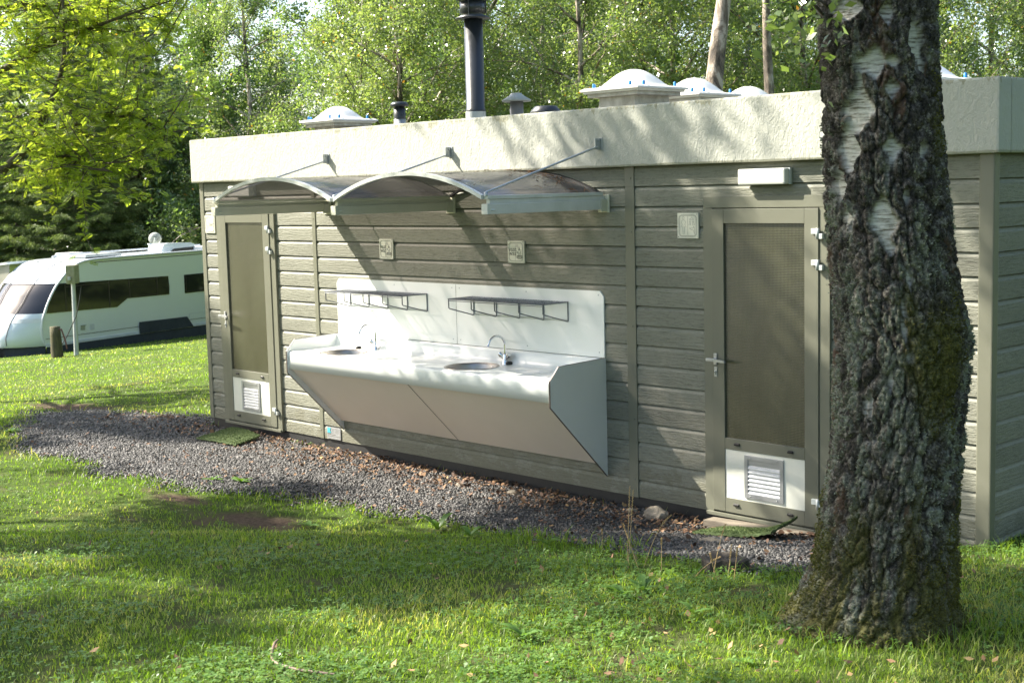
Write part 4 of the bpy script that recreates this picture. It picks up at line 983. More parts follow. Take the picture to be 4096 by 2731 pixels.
for a in ((1750, 2125, 11, .15, 'tallest leafy dandelion clump at the gravel edge, below the sink unit', 1.2), (1880, 2150, 8, .11, 'dandelion clump right of the tallest clump at the gravel edge', 1.1), (2190, 2185, 9, .09, 'small round-leaved weed at the gravel edge', .8),
          (2490, 2390, 8, .12, 'dandelion with upright leaves in the lawn below the tall stems', 1.2), (2570, 2370, 7, .11, 'pale-leaved weed right of the upright dandelion', 1.1), (2775, 2460, 6, .09, 'yellowish weed in dry grass left of the birch', 1.1),
          (965, 1935, 8, .13, 'dandelion clump at the gravel edge left of the bare soil', 1.0), (850, 1925, 7, .10, 'small weed patch at the left of the gravel edge', .9), (1240, 2110, 9, .10, 'flat weed rosette right of the bare soil', .5),
          (2090, 2560, 8, .10, 'dandelion rosette in the clover, front centre', .9), (40, 1735, 9, .14, 'weed rosette at the far left end of the gravel', .6), (1380, 2520, 6, .07, 'small weed beside the stick', .6),
          (2980, 2660, 7, .08, 'small weed in the grass left of the birch base, near the bottom', .8)): weed(*a)

# ================================================================== BIG BIRCH
rows = [(2.501, -2.088, 3.098, .243), (2.536, -2.112, 2.724, .239), (2.575, -2.132, 2.349, .245), (2.616, -2.149, 1.975, .258), (2.648, -2.150, 1.76, .270), (2.671, -2.145, 1.642, .280), (2.669, -2.167, 1.514, .276), (2.678, -2.203, 1.237, .268), (2.677, -2.234, 1.05, .271), (2.669, -2.272, .864, .281), (2.674, -2.297, .679, .298), (2.655, -2.33, .53, .335), (2.65, -2.33, .42, .40), (2.65, -2.33, .30, .50)]
rows = np.array(rows[::-1]+[(2.44, -2.06, 3.6, .232), (2.30, -2.0, 4.6, .215), (2.1, -1.9, 6.0, .18), (1.9, -1.75, 8.0, .13), (1.8, -1.7, 10.5, .06), (1.8, -1.7, 12.0, .02)])
zb = np.array(list(np.arange(.30, 3.5, .0105))+list(np.arange(3.5, 12, .07)))
na = 300; th = np.linspace(0, 2*np.pi, na, endpoint=False)
ax_ = np.interp(zb, rows[:, 2], rows[:, 0]); ay_ = np.interp(zb, rows[:, 2], rows[:, 1]); ra = np.interp(zb, rows[:, 2], rows[:, 3])*.935
TH, ZZ = np.meshgrid(th, zb); RA = np.repeat(ra[:, None], na, 1)
cx, sy = np.cos(TH), np.sin(TH)
cell = 1-np.abs(2*fbm(cx*2.7+9, sy*2.7, ZZ*1.5, 2, 31)-1)
def ridged(f, fz, s, o=3):
    r = 0; a = .5; t = 0
    for k in range(o):
        r = r+a*(1-np.abs(2*vn(cx*f*2**k, sy*f*2**k, ZZ*fz*2**k, s+k)-1)); t += a; a *= .5
    return r/t
def cells(fu, fz, s, ang):      # worley-like plates on the unrolled bark
    warp = (fbm(cx*2, sy*2, ZZ*2.2, 3, s+5)-.5)
    U = (TH/(2*np.pi)*fu+warp*1.8); Vv = ZZ*fz+(fbm(cx*2.5, sy*2.5, ZZ*2, 3, s+8)-.5)*1.5
    iu, iv = np.floor(U), np.floor(Vv); d1 = np.full(U.shape, 9.); d2 = d1.copy()
    for a in (-1, 0, 1):
        for b in (-1, 0, 1):
            ku = np.mod(iu+a, fu); h1 = _h(ku, iv+b, np.full(ku.shape, 1.), s); h2 = _h(ku, iv+b, np.full(ku.shape, 2.), s)
            d = np.hypot(U-(iu+a+h1), (Vv-(iv+b+h2))); m_ = d < d1; d2 = np.where(m_, d1, np.minimum(d2, d)); d1 = np.where(m_, d, d1)
    return d2-d1
C1 = cells(26, 9.0, 3, 0); C2 = cells(66, 32, 17, 0)
plate = np.clip(C1*3.2, 0, 1)**.7*.6+np.clip(C2*2.5, 0, 1)**.7*.4
fineb = fbm(cx*14, sy*14, ZZ*22, 4, 40)
# white papery windows: tall diamonds, mostly high on the trunk
cam_th = math.atan2(CAM[1]+2.1, CAM[0]-2.55)
def dia(t0, z0, w, h, skew=0):
    dt = (TH-(cam_th+t0)+np.pi) % (2*np.pi)-np.pi; dz = ZZ-z0; dt = dt-skew*dz
    return 1-np.abs(dt)/w-np.abs(dz)/h
E_ = (fbm(cx*5, sy*5, ZZ*5, 4, 60)-.5)*1.3
wm = np.full(TH.shape, -9.)
PT = ((530, 320, 230, 200), (600, 440, 90, 120), (430, 540, 200, 330), (370, 720, 150, 280), (590, 720, 110, 110), (300, 880, 70, 220), (520, 1060, 150, 270), (545, 1180, 70, 110), (735, 220, 80, 280), (740, 730, 50, 100), (380, 60, 190, 150), (600, 90, 90, 130), (640, 945, 34, 100), (780, 1290, 34, 90), (620, 1330, 34, 120), (330, 1040, 40, 160), (540, -120, 300, 240), (480, -420, 380, 300), (650, -700, 300, 300), (560, 1560, 30, 130), (500, 1800, 40, 150), (700, 1640, 24, 120))
PT = [(math.asin(max(-.95, min(.95, (x_-545)/300))), 3.098-.000887*y_, w_/2/300/max(.35, math.cos(math.asin(max(-.95, min(.95, (x_-545)/300))))), h_/2*.000887) for x_, y_, w_, h_ in PT]
for d in PT+[(2.4, 2.6, .6, .5), (3.2, 2.9, .8, .5), (-1.9, 2.8, .3, .4), (-2.3, 2.2, .5, .4), (1.9, 3.3, .4, .4)]:
    wm = np.maximum(wm, dia(*d))
hi = np.clip((ZZ-3.6)/2.5, 0, 1); wm = np.maximum(wm, hi*1.2-.35+E_*.6)
white = np.clip((wm+E_*.8-.02)*7, 0, 1)
rough = (1-white)
disp = rough*(plate*.042-.018+fineb*.014)+white*(-.012+.004*fbm(cx*3, sy*3, ZZ*60, 3, 71))
lump = .035*(fbm(cx*1.6+4, sy*1.6, ZZ*1.3, 3, 81)-.5)
flare = np.clip((.75-ZZ)/.45, 0, 1)**1.6
but = .13*flare*(np.cos(3*(TH-cam_th+1.9))*.5+np.cos(5*(TH)+.6)*.35)
R_ = RA*(1+but)+disp+lump*.8
dtl = (TH-(cam_th-1.05)+np.pi) % (2*np.pi)-np.pi      # root running out to the left
R_ = R_+.25*np.clip((.52-ZZ)/.2, 0, 1)**1.5*np.exp(-(dtl/.42)**2)
Vb = np.stack([(ax_[:, None]+R_*cx), (ay_[:, None]+R_*sy), ZZ], 2).reshape(-1, 3)
nz_ = len(zb); idx = np.arange(nz_*na).reshape(nz_, na); nxt = np.roll(idx, -1, 1)
Fb = np.stack([idx[:-1].ravel(), nxt[:-1].ravel(), nxt[1:].ravel(), idx[1:].ravel()], 1)
groove = 1-np.clip(plate*1.5, 0, 1)
lich = np.clip((fbm(cx*6, sy*6, ZZ*6, 4, 90)-.44)*5+(ZZ < 2.0)*.35-.12-(ZZ > 2.3)*.45, 0, 1)*rough*np.clip(plate*1.6-.25, 0, 1)*(fbm(cx*22, sy*22, ZZ*22, 3, 95) > .42)
dtm = (TH-(cam_th+.62)+np.pi) % (2*np.pi)-np.pi; dtb = (TH-(cam_th+.8)+np.pi) % (2*np.pi)-np.pi
moss = np.clip(1.5-np.sqrt((dtm/.55)**2+((ZZ-1.62)/.30)**2)*1.2+E_*1.6, 0, 1)*rough
moss = np.maximum(moss, np.clip((1.02-ZZ)*2.4+E_*2.4-.15, 0, 1)*.95)
moss = np.maximum(moss, np.clip((fbm(cx*3, sy*3, ZZ*2, 3, 99)-.60)*6, 0, 1)*rough*np.exp(-((TH-(cam_th+1.1)+np.pi) % (2*np.pi)-np.pi)**2/.25))
colr = np.stack([white, lich, moss, groove], 2).reshape(-1, 4)
def mat_bigbark():
    m, nt, N, L, P = newmat('old_birch_bark')
    a = N.new('ShaderNodeAttribute'); a.attribute_name = 'mask'; sp = N.new('ShaderNodeSeparateColor'); L.new(a.outputs['Color'], sp.inputs[0])
    g = geo(N); fn = noise(N, L, g, 90, 4, .7); md = noise(N, L, g, 16, 5, .65)
    bk = ramp(N, L, mth(N, L, 'ADD', mth(N, L, 'MULTIPLY', fn, .5), mth(N, L, 'MULTIPLY', md, .5)), [(.40, (.012, .011, .009)), (.52, (.070, .062, .052)), (.66, (.33, .305, .265))])
    bk = mixc(N, L, mth(N, L, 'MULTIPLY', mth(N, L, 'GREATER_THAN', noise(N, L, mapping(N, L, g, (6, 6, 1.2)), 1.0, 4), .60), .5), bk, (.11, .058, .03))
    lent = noise(N, L, mapping(N, L, g, (14, 14, 95)), 1.0, 4, .6)
    wh = ramp(N, L, lent, [(.36, (.15, .13, .10)), (.45, (.50, .48, .43)), (.60, (.78, .76, .71))])
    wh = mixc(N, L, mth(N, L, 'MULTIPLY', noise(N, L, g, 7, 4), .55), wh, (.22, .22, .17))
    c = mixc(N, L, sp.outputs[0], bk, wh)
    gro = mth(N, L, 'MULTIPLY', mth(N, L, 'MULTIPLY', mth(N, L, 'SUBTRACT', a.outputs['Alpha'], .15), mth(N, L, 'SUBTRACT', 1.0, sp.outputs[0])), .9)
    c = mixc(N, L, gro, c, (.022, .018, .015))
    li = ramp(N, L, fn, [(.35, (.12, .13, .10)), (.65, (.32, .335, .265))]); c = mixc(N, L, mth(N, L, 'MULTIPLY', sp.outputs[1], .85), c, li)
    mo = ramp(N, L, fn, [(.35, (.035, .036, .008)), (.65, (.14, .135, .028))]); c = mixc(N, L, mth(N, L, 'MULTIPLY', sp.outputs[2], .85), c, mo)
    L.new(c, P.inputs['Base Color']); P.inputs['Roughness'].default_value = .85; P.inputs['Specular IOR Level'].default_value = .25
    bump(N, L, P, mth(N, L, 'ADD', fn, mth(N, L, 'MULTIPLY', md, .6)), .012); return m
MT['bigbark'] = mat_bigbark()
BT = thing('big_birch', (2.65, -2.33, g1(2.65, -2.33)), 'thick old birch with fissured dark and white bark, nearest tree, in front of the wall', 'tree')
o = fast('trunk', Vb-np.array([2.65, -2.33, g1(2.65, -2.33)]), Fb, 'bigbark', {'mask': colr}, BT, True)
# lichen tufts standing off the bark
rg = np.random.default_rng(3)
w_ = lich.ravel()*(Vb[:, 2] < 3.4)+.5*(moss.ravel() > .3)*(Vb[:, 2] < 3); w_ = w_/w_.sum(); k = rg.choice(len(Vb), 34000, p=w_)
p = Vb[k]; nrm = p-np.stack([np.interp(p[:, 2], zb, ax_), np.interp(p[:, 2], zb, ay_), p[:, 2]], 1); nrm /= np.linalg.norm(nrm, axis=1)[:, None]
ismoss = moss.ravel()[k] > .3
sz = rg.uniform(.0022, .0065, (len(k), 1)); d1 = rg.normal(0, 1, (len(k), 3)); d1 /= np.linalg.norm(d1, axis=1)[:, None]; d2 = np.cross(d1, nrm)+rg.normal(0, .4, (len(k), 3))
Vt = np.stack([p-d1*sz*.7, p+d1*sz*.7, p+nrm*sz*1.3+d1*sz*.9+d2*sz*.3, p+nrm*sz*1.1-d1*sz*.8-d2*sz*.3], 1)+nrm[:, None]*.001
vcol = np.where(ismoss, rg.uniform(0, .3, len(k)), rg.uniform(.45, 1, len(k)))
MT['lichen'] = mat_attr('pale_lichen', [(0, (.07, .07, .014)), (.35, (.17, .165, .035)), (.45, (.14, .155, .105)), (1, (.38, .40, .29))], .9, .2)
o = fast('lichen_tufts', Vt.reshape(-1, 3)-np.array([2.65, -2.33, g1(2.65, -2.33)]), np.arange(len(k)*4).reshape(-1, 4), 'lichen', {'v': np.repeat(vcol, 4)}, BT); o['kind'] = 'stuff'

# ================================================================== TREES
def tubes_np(T, n=5):      # list of (pts, radii) -> verts, quads
    V = []; F = []; b = 0
    for pts, r in T:
        pts = np.asarray(pts, float); m_ = len(pts); t = np.gradient(pts, axis=0); t /= np.linalg.norm(t, axis=1)[:, None]+1e-9
        up = np.array([0, 0, 1.]) if abs(t[0, 2]) < .8 else np.array([1., 0, 0]); a = np.cross(t, up); a /= np.linalg.norm(a, axis=1)[:, None]+1e-9; c = np.cross(a, t)
        nn = n if np.max(r) > .02 else 3; ang = np.arange(nn)*2*np.pi/nn
        V.append((pts[:, None]+(a[:, None]*np.cos(ang)[None, :, None]+c[:, None]*np.sin(ang)[None, :, None])*np.asarray(r)[:, None, None]).reshape(-1, 3))
        i = np.arange(m_-1)[:, None]*nn; k = np.arange(nn)[None]; k2 = (k+1) % nn
        F.append((np.stack([i+k, i+k2, i+nn+k2, i+nn+k], 2).reshape(-1, 4))+b); b += m_*nn
    return np.concatenate(V), np.concatenate(F)
def curve(p, d, L, m_, r, wob, grav):
    pts = [p.copy()]; d = d/np.linalg.norm(d)
    for k in range(m_):
        d = d+r.normal(0, wob, 3)+np.array([0, 0, -grav]); d /= np.linalg.norm(d); pts.append(pts[-1]+d*L/m_)
    return np.array(pts), d
def skeleton(seed, H, z0, R, nl, rt, style='birch', lean=(0, 0)):
    r = np.random.default_rng(seed); T = []; tw = []
    zs = np.linspace(0, H, 14); wx = np.cumsum(r.normal(0, .06, 14)); wy = np.cumsum(r.normal(0, .06, 14)); wx -= wx[0]; wy -= wy[0]
    tr = np.stack([wx+lean[0]*zs, wy+lean[1]*zs, zs], 1); trr = rt*(1-.88*zs/H); trr[0] *= 1.3; tr[0, 2] = -.3; T.append((tr, trr))
    for i in range(nl):
        f = (i+r.random())/nl; z = z0+(H*.97-z0)*f; p = np.array([np.interp(z, zs, tr[:, 0]), np.interp(z, zs, tr[:, 1]), z])
        a = i*2.4+r.normal(0, .3); L_ = R*(.35+.75*math.sin(math.pi*min(1, .22+.72*f))**.8)*r.uniform(.7, 1.2)*(1-.35*f)
        el = r.uniform(.25, .75)+.5*f
        d = np.array([math.cos(a)*math.cos(el), math.sin(a)*math.cos(el), math.sin(el)])
        pts, d2 = curve(p, d, L_, 8, r, .11, .05 if style == 'birch' else .03)
        r0 = max(.014, rt*.42*(1-.6*f)); T.append((pts, np.linspace(r0, .006, 9)))
        for j in range(9):
            u = r.uniform(.18, 1); q = pts[int(u*8)] if u < 1 else pts[-1]; dd = (pts[min(int(u*8)+1, 8)]-pts[max(int(u*8)-1, 0)]); dd = dd/np.linalg.norm(dd)+r.normal(0, .65, 3)
            L2 = L_*r.uniform(.18, .42); s, _ = curve(q, dd, L2, 5, r, .16, .09 if style == 'birch' else .02); T.append((s, np.linspace(.011, .003, 6)))
            tw.append((s, L2))
            for k in range(3):
                q = s[r.integers(1, 6)]; dd = r.normal(0, 1, 3)+np.array([0, 0, -.5 if style == 'birch' else .2]); L3 = L2*r.uniform(.3, .6)
                s2, _ = curve(q, dd, L3, 4, r, .2, .16 if style == 'birch' else .0); tw.append((s2, L3*1.3))
                if k == 0: T.append((s2, np.linspace(.006, .002, 5)))
    return T, tw
def leafcloud(tw, n, size, r, spread, droop=.0, elong=1.35, gap=0):
    wts = np.array([w for _, w in tw]); cnt = r.multinomial(n, wts/wts.sum()); P = []
    for (s, _), c in zip(tw, cnt):
        u = r.random(c)*(len(s)-1); i = u.astype(int).clip(0, len(s)-2); f = (u-i)[:, None]; P.append(s[i]*(1-f)+s[i+1]*f)
    P = np.concatenate(P); n = len(P); P = P+r.normal(0, spread, (n, 3)); P[:, 2] -= np.abs(r.normal(0, droop, n)) if droop else 0
    if gap: P = P[fbm(P[:, 0]*.85+3, P[:, 1]*.85, P[:, 2]*.85, 2, 9) > gap]
    return leafquads(P, size, r, elong)
def leafquads(P, size, r, elong=1.35, flat=.0):
    n = len(P); d = r.normal(0, 1, (n, 3)); d[:, 2] = d[:, 2]*.7-.35; d /= np.linalg.norm(d, axis=1)[:, None]
    e = np.cross(d, r.normal(0, 1, (n, 3))+np.array([0, 0, flat])); e /= np.linalg.norm(e, axis=1)[:, None]+1e-9
    s = (size*r.uniform(.65, 1.25, n))[:, None]; nr = np.cross(d, e)
    V = np.stack([P-d*s*elong*.5, P+e*s*.42+d*s*.02+nr*s*.08, P+d*s*elong*.5, P-e*s*.42+d*s*.02+nr*s*.08], 1)
    cl = fbm(P[:, 0]*.7, P[:, 1]*.7, P[:, 2]*.7, 2, 5); v = np.clip(.5*r.random(n)+.55*cl+r.normal(0, .1, n)*.5+(r.random(n) < .006)*1.0, 0, 1)
    return V.reshape(-1, 3), np.arange(n*4).reshape(-1, 4), np.repeat(v, 4)
PROTO = {}
def make_tree(key, seed, H, z0, R, nl, rt, nleaf, lsize, leafmat, bark, style='birch', spread=.10, droop=.12, lean=(0, 0), name='birch_tree', extra=None, gap=0):
    T, tw = skeleton(seed, H, z0, R, nl, rt, style, lean)
    if extra: T += extra[0]; tw += extra[1]
    e = bpy.data.objects.new(name, None); COL.objects.link(e); ROOT[e.name] = Vector()
    V, F = tubes_np(T); fast('trunk', V, F, bark, None, e, True)
    V, F, v = leafcloud(tw, nleaf, lsize, np.random.default_rng(seed+1), spread, droop, 1.35, gap)
    fast('crown', V, F, leafmat, {'v': v}, e)
    e['category'] = 'tree'; PROTO[key] = [e, False]; return e
def make_spruce(key, seed, H, R, name='spruce_tree'):
    r = np.random.default_rng(seed); T = [(np.array([(0, 0, -.3), (0, 0, H*.5), (0, 0, H)]), np.array([.16, .09, .01]))]; P = []; Dv = []
    z = .5
    while z < H-.2:
        f = z/H; L_ = R*(1-f)**.85*1.0+.15; k = 9 if f < .7 else 7; a0 = r.uniform(0, 6.3)
        for i in range(k):
            a = a0+i*2*np.pi/k+r.normal(0, .12); Lb = L_*r.uniform(.75, 1.12); out = np.array([math.cos(a), math.sin(a), 0])
            t = np.linspace(0, 1, 8)[:, None]; pts = np.array([0, 0, z])+out*Lb*t+np.array([0, 0, 1])*Lb*(-.42*t+.30*t**2.2); T.append((pts, np.linspace(.02, .004, 8)))
            side = np.array([-out[1], out[0], 0]); ns = int(34*Lb)
            u = r.uniform(.12, 1, ns); sgn = r.choice([-1, 1], ns); ln = Lb*.34*(1-.75*u)*r.uniform(.6, 1.2, ns)+.08
            base = np.stack([np.interp(u*7, range(8), pts[:, c]) for c in range(3)], 1)
            dirv = out*.75+side[None]*sgn[:, None]*.8+np.array([0, 0, -.35])+r.normal(0, .12, (ns, 3)); dirv /= np.linalg.norm(dirv, axis=1)[:, None]
            for q in range(9): P.append(base+dirv*(ln*(q+.5)/9)[:, None]+np.array([0, 0, -.05])*(q/9)**2); Dv.append(dirv)
        z += r.uniform(.26, .40)
    P = np.concatenate(P); Dv = np.concatenate(Dv); P = np.repeat(P, 3, 0); Dv = np.repeat(Dv, 3, 0); n = len(P); Dv = Dv+r.normal(0, .55, (n, 3)); Dv /= np.linalg.norm(Dv, axis=1)[:, None]
    e2 = np.cross(Dv, r.normal(0, 1, (n, 3))); e2 /= np.linalg.norm(e2, axis=1)[:, None]; s = r.uniform(.035, .065, (n, 1)); P += r.normal(0, .015, (n, 3))
    V = np.stack([P-e2*.007, P+e2*.007, P+Dv*s*1.6], 1).reshape(-1, 3)
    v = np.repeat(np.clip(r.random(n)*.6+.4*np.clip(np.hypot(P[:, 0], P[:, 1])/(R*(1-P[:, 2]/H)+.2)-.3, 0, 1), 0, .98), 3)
    e = bpy.data.objects.new(name, None); COL.objects.link(e); ROOT[e.name] = Vector(); e['category'] = 'tree'
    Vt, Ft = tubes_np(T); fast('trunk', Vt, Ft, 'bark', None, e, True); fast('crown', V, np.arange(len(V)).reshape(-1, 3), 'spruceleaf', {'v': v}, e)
    PROTO[key] = [e, False]
def place(key, x, y, label, rot=0., sc=1., group=None):
    e, used = PROTO[key]; z = g1(x, y)
    if used: c = copy_tree(e, (x, y, z), label, rot, sc)
    else: c = e; c.location = (x, y, z); c.rotation_euler = (0, 0, rot); c.scale = (sc,)*3; c['label'] = label; PROTO[key][1] = True
    if group: c['group'] = group
    elif 'group' in c: del c['group']
    return c
make_tree('b1', 11, 11, 1.4, 3.3, 26, .12, 42000, .055, 'birchleaf', 'bbark')
make_tree('b2', 12, 12, 1.0, 3.6, 27, .13, 46000, .055, 'birchleaf', 'bbark')
make_tree('b3', 13, 10, .8, 3.0, 24, .10, 40000, .052, 'birchleaf', 'bbark', spread=.13)
make_tree('o1', 21, 11, .5, 3.8, 28, .17, 42000, .085, 'oakleaf', 'bark', 'oak', .16, 0, name='broadleaf_tree')
make_tree('o2', 22, 13, .6, 4.2, 30, .2, 46000, .09, 'oakleaf', 'bark', 'oak', .18, 0, name='broadleaf_tree')
make_tree('sp1', 14, 10, 3.6, 3.0, 16, .16, 64000, .07, 'birchleaf', 'bbark', spread=.18, gap=.58)  # sp crowns: leaf gaps shaped to cast dappled shade from out of view
make_tree('sp2', 15, 12, 4.5, 3.6, 18, .18, 80000, .07, 'birchleaf', 'bbark', spread=.18, gap=.59)
make_tree('sp3', 16, 12, 5.0, 3.9, 20, .16, 110000, .07, 'birchleaf', 'bbark', spread=.18, gap=.43)
make_spruce('s1', 31, 10, 2.6); make_spruce('s2', 32, 12, 3.0)

def pb(px, D):      # ground position at a bearing (photo column) and distance
    p = at(px, 700, D); return float(p[0]), float(p[1])
TL = [  # key, photo column, distance, scale, label
 ('b3', 1420, 22.5, .9, 'bushy birch behind the roof, just left of the left skylight dome'),
 ('b1', 1590, 21.5, 1.0, 'birch with a white trunk directly above the small black-capped vent'),
 ('b3', 1960, 22.5, 1.05, 'birch with a leaning limb crossing behind the tall black flue'),
 ('b2', 2330, 21.0, .95, 'birch crown between the grey round vent and the big skylight dome'),
 ('b1', 2700, 23.0, 1.05, 'birch crown above the big skylight dome'),
 ('b2', 3200, 22.0, 1.0, 'birch crown above the roof edge just left of the big trunk'),
 ('b1', 4200, 20.5, 1.1, 'birch at the right picture edge behind the roof corner'),
 ('b3', 3720, 20.5, .95, 'birch crown showing right of the big trunk above the cream band'),
 ('b2', 1000, 45, 1.25, 'birch rising behind the left end of the cream roof band'),
 ('b2', 1500, 30, 1.05, 'birch of the second row above the left skylight dome'),
 ('o2', 1800, 34, 1.0, 'dark broadleaf tree behind the birches left of the flue'),
 ('b1', 2180, 30, 1.1, 'second-row birch above the small grey round vent'),
 ('o1', 2560, 31, 1.1, 'dark broadleaf tree deep behind the big skylight dome'),
 ('b3', 2980, 30, 1.2, 'second-row birch behind the two pale trunks'),
 ('o2', 3420, 31, 1.0, 'dark broadleaf tree behind the crown left of the big trunk'),
 ('b2', 4000, 29, 1.1, 'second-row birch above the roof corner'),
 ('o1', 1150, 50, 1.0, 'broadleaf tree behind the left end of the roof'),
 ('b1', 620, 52, 1.35, 'tall pale-green tree far behind the caravan, left of the roof end'),
 ('o1', 820, 47, 1.0, 'bright green broadleaf tree right behind the caravan air conditioner'),
 ('s1', 560, 47, 1.1, 'spruce behind the globe lamp'),
 ('s2', 300, 45, 1.0, 'spruce with long pale drooping branches behind the caravan roof'),
 ('o2', 430, 55, 1.15, 'dark broadleaf tree between the two spruces behind the caravan'),
 ('s1', 60, 47, .95, 'spruce at the far left behind the awning roof'),
 ('o1', 180, 56, 1.3, 'broadleaf tree behind the leftmost spruce'),
 ('s2', 760, 56, .95, 'dark spruce far behind the broadleaf tree by the roof end'),
 ('o2', -180, 52, 1.2, 'broadleaf tree cut by the left picture edge'),
 ('s1', -320, 46, 1.1, 'spruce beyond the left picture edge'),
 ('o1', 1560, 44, 1.4, 'far dark broadleaf tree behind the white birch trunk'),
 ('o1', 2400, 44, 1.4, 'far dark broadleaf tree behind the grey round vent'),
 ('o1', 3240, 44, 1.4, 'far dark broadleaf tree left of the big birch trunk'),
 ('s2', 2200, 37, 1.0, 'dark spruce deep between the birches right of the flue'),
 ('s1', 3000, 38, 1.1, 'dark spruce deep between the two pale trunks'),
 ('o2', 3700, 44, 1.2, 'far dark broadleaf tree right of the big birch trunk'),
 ('o1', 4250, 42, 1.2, 'far broadleaf tree at the right picture edge'),
 ('o2', 360, 68, 1.6, 'farthest tall broadleaf tree behind the spruces'),
]
for i, (k, px, D, sc, lb) in enumerate(TL):
    if px > 900: sc *= .66 if D < 26 else (.80 if D < 40 else .86)      # rows behind the block lowered so neighbouring trees shade each other less
    x, y = pb(px, D); place(k, x, y, lb, i*1.37, sc)
# birches whose bare stems show
def stemtree(pxs, D, r0, label, seed, bend):
    p0, p1 = at(*pxs[0], D), at(*pxs[1], D); gz = g1(p0[0], p0[1]); d = (p1-p0)/(p1[2]-p0[2])
    zs = np.array([gz-.3, gz+1, p0[2], (p0[2]+p1[2])/2, p1[2], p1[2]+2, p1[2]+5]); pts = np.array([p0+d*(z-p0[2])*(1 if z > p0[2] else .25)+bend*np.array([.72, .69, 0])*math.sin((z-gz)*1.1) for z in zs]); pts[:, 2] = zs
    org = np.array([pts[0][0], pts[0][1], gz]); T = [(pts-org, np.array([1.3, 1.15, 1.0, .92, .8, .6, .15])*r0)]; T2, tw = skeleton(seed, 10, 4.6, 2.6, 14, .05)
    e = thing('birch_tree', tuple(org), label, 'tree')
    zz_ = np.linspace(zs[0], zs[-1], 60); T[0] = (np.stack([np.interp(zz_, zs, pts[:, 0]), np.interp(zz_, zs, pts[:, 1]), zz_], 1)-org, np.interp(zz_, zs, T[0][1])*(1+.10*(vn(zz_*3, 0, 0, seed)-.5)))
    sh = T[0][0][-12]-T2[0][0][8]; T += [(a+sh*np.array([1, 1, 0]), b) for a, b in T2[1:]]; tw = [(a+sh*np.array([1, 1, 0]), b) for a, b in tw]
    V, F = tubes_np(T, 12); fast('trunk', V, F, 'bbark', None, e, True); V, F, v = leafcloud(tw, 7000, .052, np.random.default_rng(seed), .12, .12); fast('crown', V, F, 'birchleaf', {'v': v}, e)
stemtree(((2865, 350), (2912, 0)), 16.0, .105, 'thick pale birch trunk rising right behind the second skylight dome', 51, .05)
stemtree(((3085, 360), (3075, 0)), 18.0, .062, 'thinner pale birch trunk behind the third skylight dome', 52, .04)
stemtree(((1590, 440), (1580, 0)), 22.5, .05, 'slim white birch trunk rising behind the small black-capped vent', 53, .02)
stemtree(((1700, 500), (1900, 150)), 23.0, .042, 'leaning mottled birch trunk crossing behind the tall flue', 54, .03)

# rowan whose boughs reach in from the left
def pinnate(P, r, L_=.125):
    n = len(P); d = r.normal(0, 1, (n, 3)); d[:, 2] = d[:, 2]*.35-.30; d /= np.linalg.norm(d, axis=1)[:, None]; up = np.array([0, 0, 1.])+r.normal(0, .35, (n, 3)); s = np.cross(d, up); s /= np.linalg.norm(s, axis=1)[:, None]
    V = []; sc = r.uniform(.7, 1.2, (n, 1))*L_
    for k in range(6):
        b = P+d*sc*(.15+.14*k)
        for q in (-1, 1):
            t = (s*q*.9+d*.45); t /= np.linalg.norm(t, axis=1)[:, None]; ll = sc*(.40 if k < 4 else .32); w = np.cross(t, np.cross(d, s)); w /= np.linalg.norm(w, axis=1)[:, None]; w = w*ll*.19
            V.append(np.stack([b, b+t*ll*.5+w, b+t*ll, b+t*ll*.5-w], 1))
    V = np.stack(V, 1).reshape(-1, 3); v = np.repeat(np.clip(r.random(n)*.9, 0, .985), 48)
    return V, np.arange(len(V)).reshape(-1, 4), v
def rowan(x, y, seed, label, limbs=None, H=8.5, R=4.0, z0=1.8, n=5200, rt=.13):
    r = np.random.default_rng(seed); gz = g1(x, y); T, tw = skeleton(seed, H, z0, R, 22, rt, 'oak')
    e = thing('rowan_tree', (x, y, gz), label, 'tree'); org = np.array([x, y, gz])
    tw = [t for t in tw]
    if limbs:
        for pts, r0 in limbs:
            pts = np.array(pts)-org; m_ = 30; t = np.linspace(0, len(pts)-1, m_); pts = np.stack([np.interp(t, range(len(pts)), pts[:, c]) for c in range(3)], 1)
            for _ in range(3): pts[1:-1] = (pts[:-2]+pts[1:-1]*2+pts[2:])/4
            T.append((pts, np.linspace(r0, .008, m_)))
            for j in range(34):
                i = r.integers(6, m_); dd = r.normal(0, 1, 3)*np.array([1, 1, .6]); s, _ = curve(pts[i], dd, r.uniform(.5, 1.3), 5, r, .15, .02); T.append((s, np.linspace(.011, .003, 6))); tw.append((s, 2.4))
                for k in range(2): s2, _ = curve(s[r.integers(2, 6)], r.normal(0, 1, 3), r.uniform(.3, .6), 4, r, .2, .03); T.append((s2, np.linspace(.005, .002, 5))); tw.append((s2, 1.6))
    V, F = tubes_np(T, 8); fast('trunk', V, F, 'bark', None, e, True)
    wts = np.array([w for _, w in tw]); cnt = r.multinomial(n, wts/wts.sum()); P = []
    for (s, _), c in zip(tw, cnt):
        u = r.random(c)*(len(s)-1); i = u.astype(int).clip(0, len(s)-2); f = (u-i)[:, None]; P.append(s[i]*(1-f)+s[i+1]*f)
    P = np.concatenate(P)+r.normal(0, .06, (n, 3)); V, F, v = pinnate(P, r); fast('crown', V, F, 'rowanleaf', {'v': v}, e)
D_ = 18.0; L1 = [at(-420, 980, D_), at(-150, 800, D_), at(0, 690, D_), at(90, 620, D_), at(150, 520, D_), at(200, 410, D_-.3), at(250, 300, D_-.4), at(262, 150, D_-.5), at(250, 0, D_-.5), at(240, -200, D_-.5)]
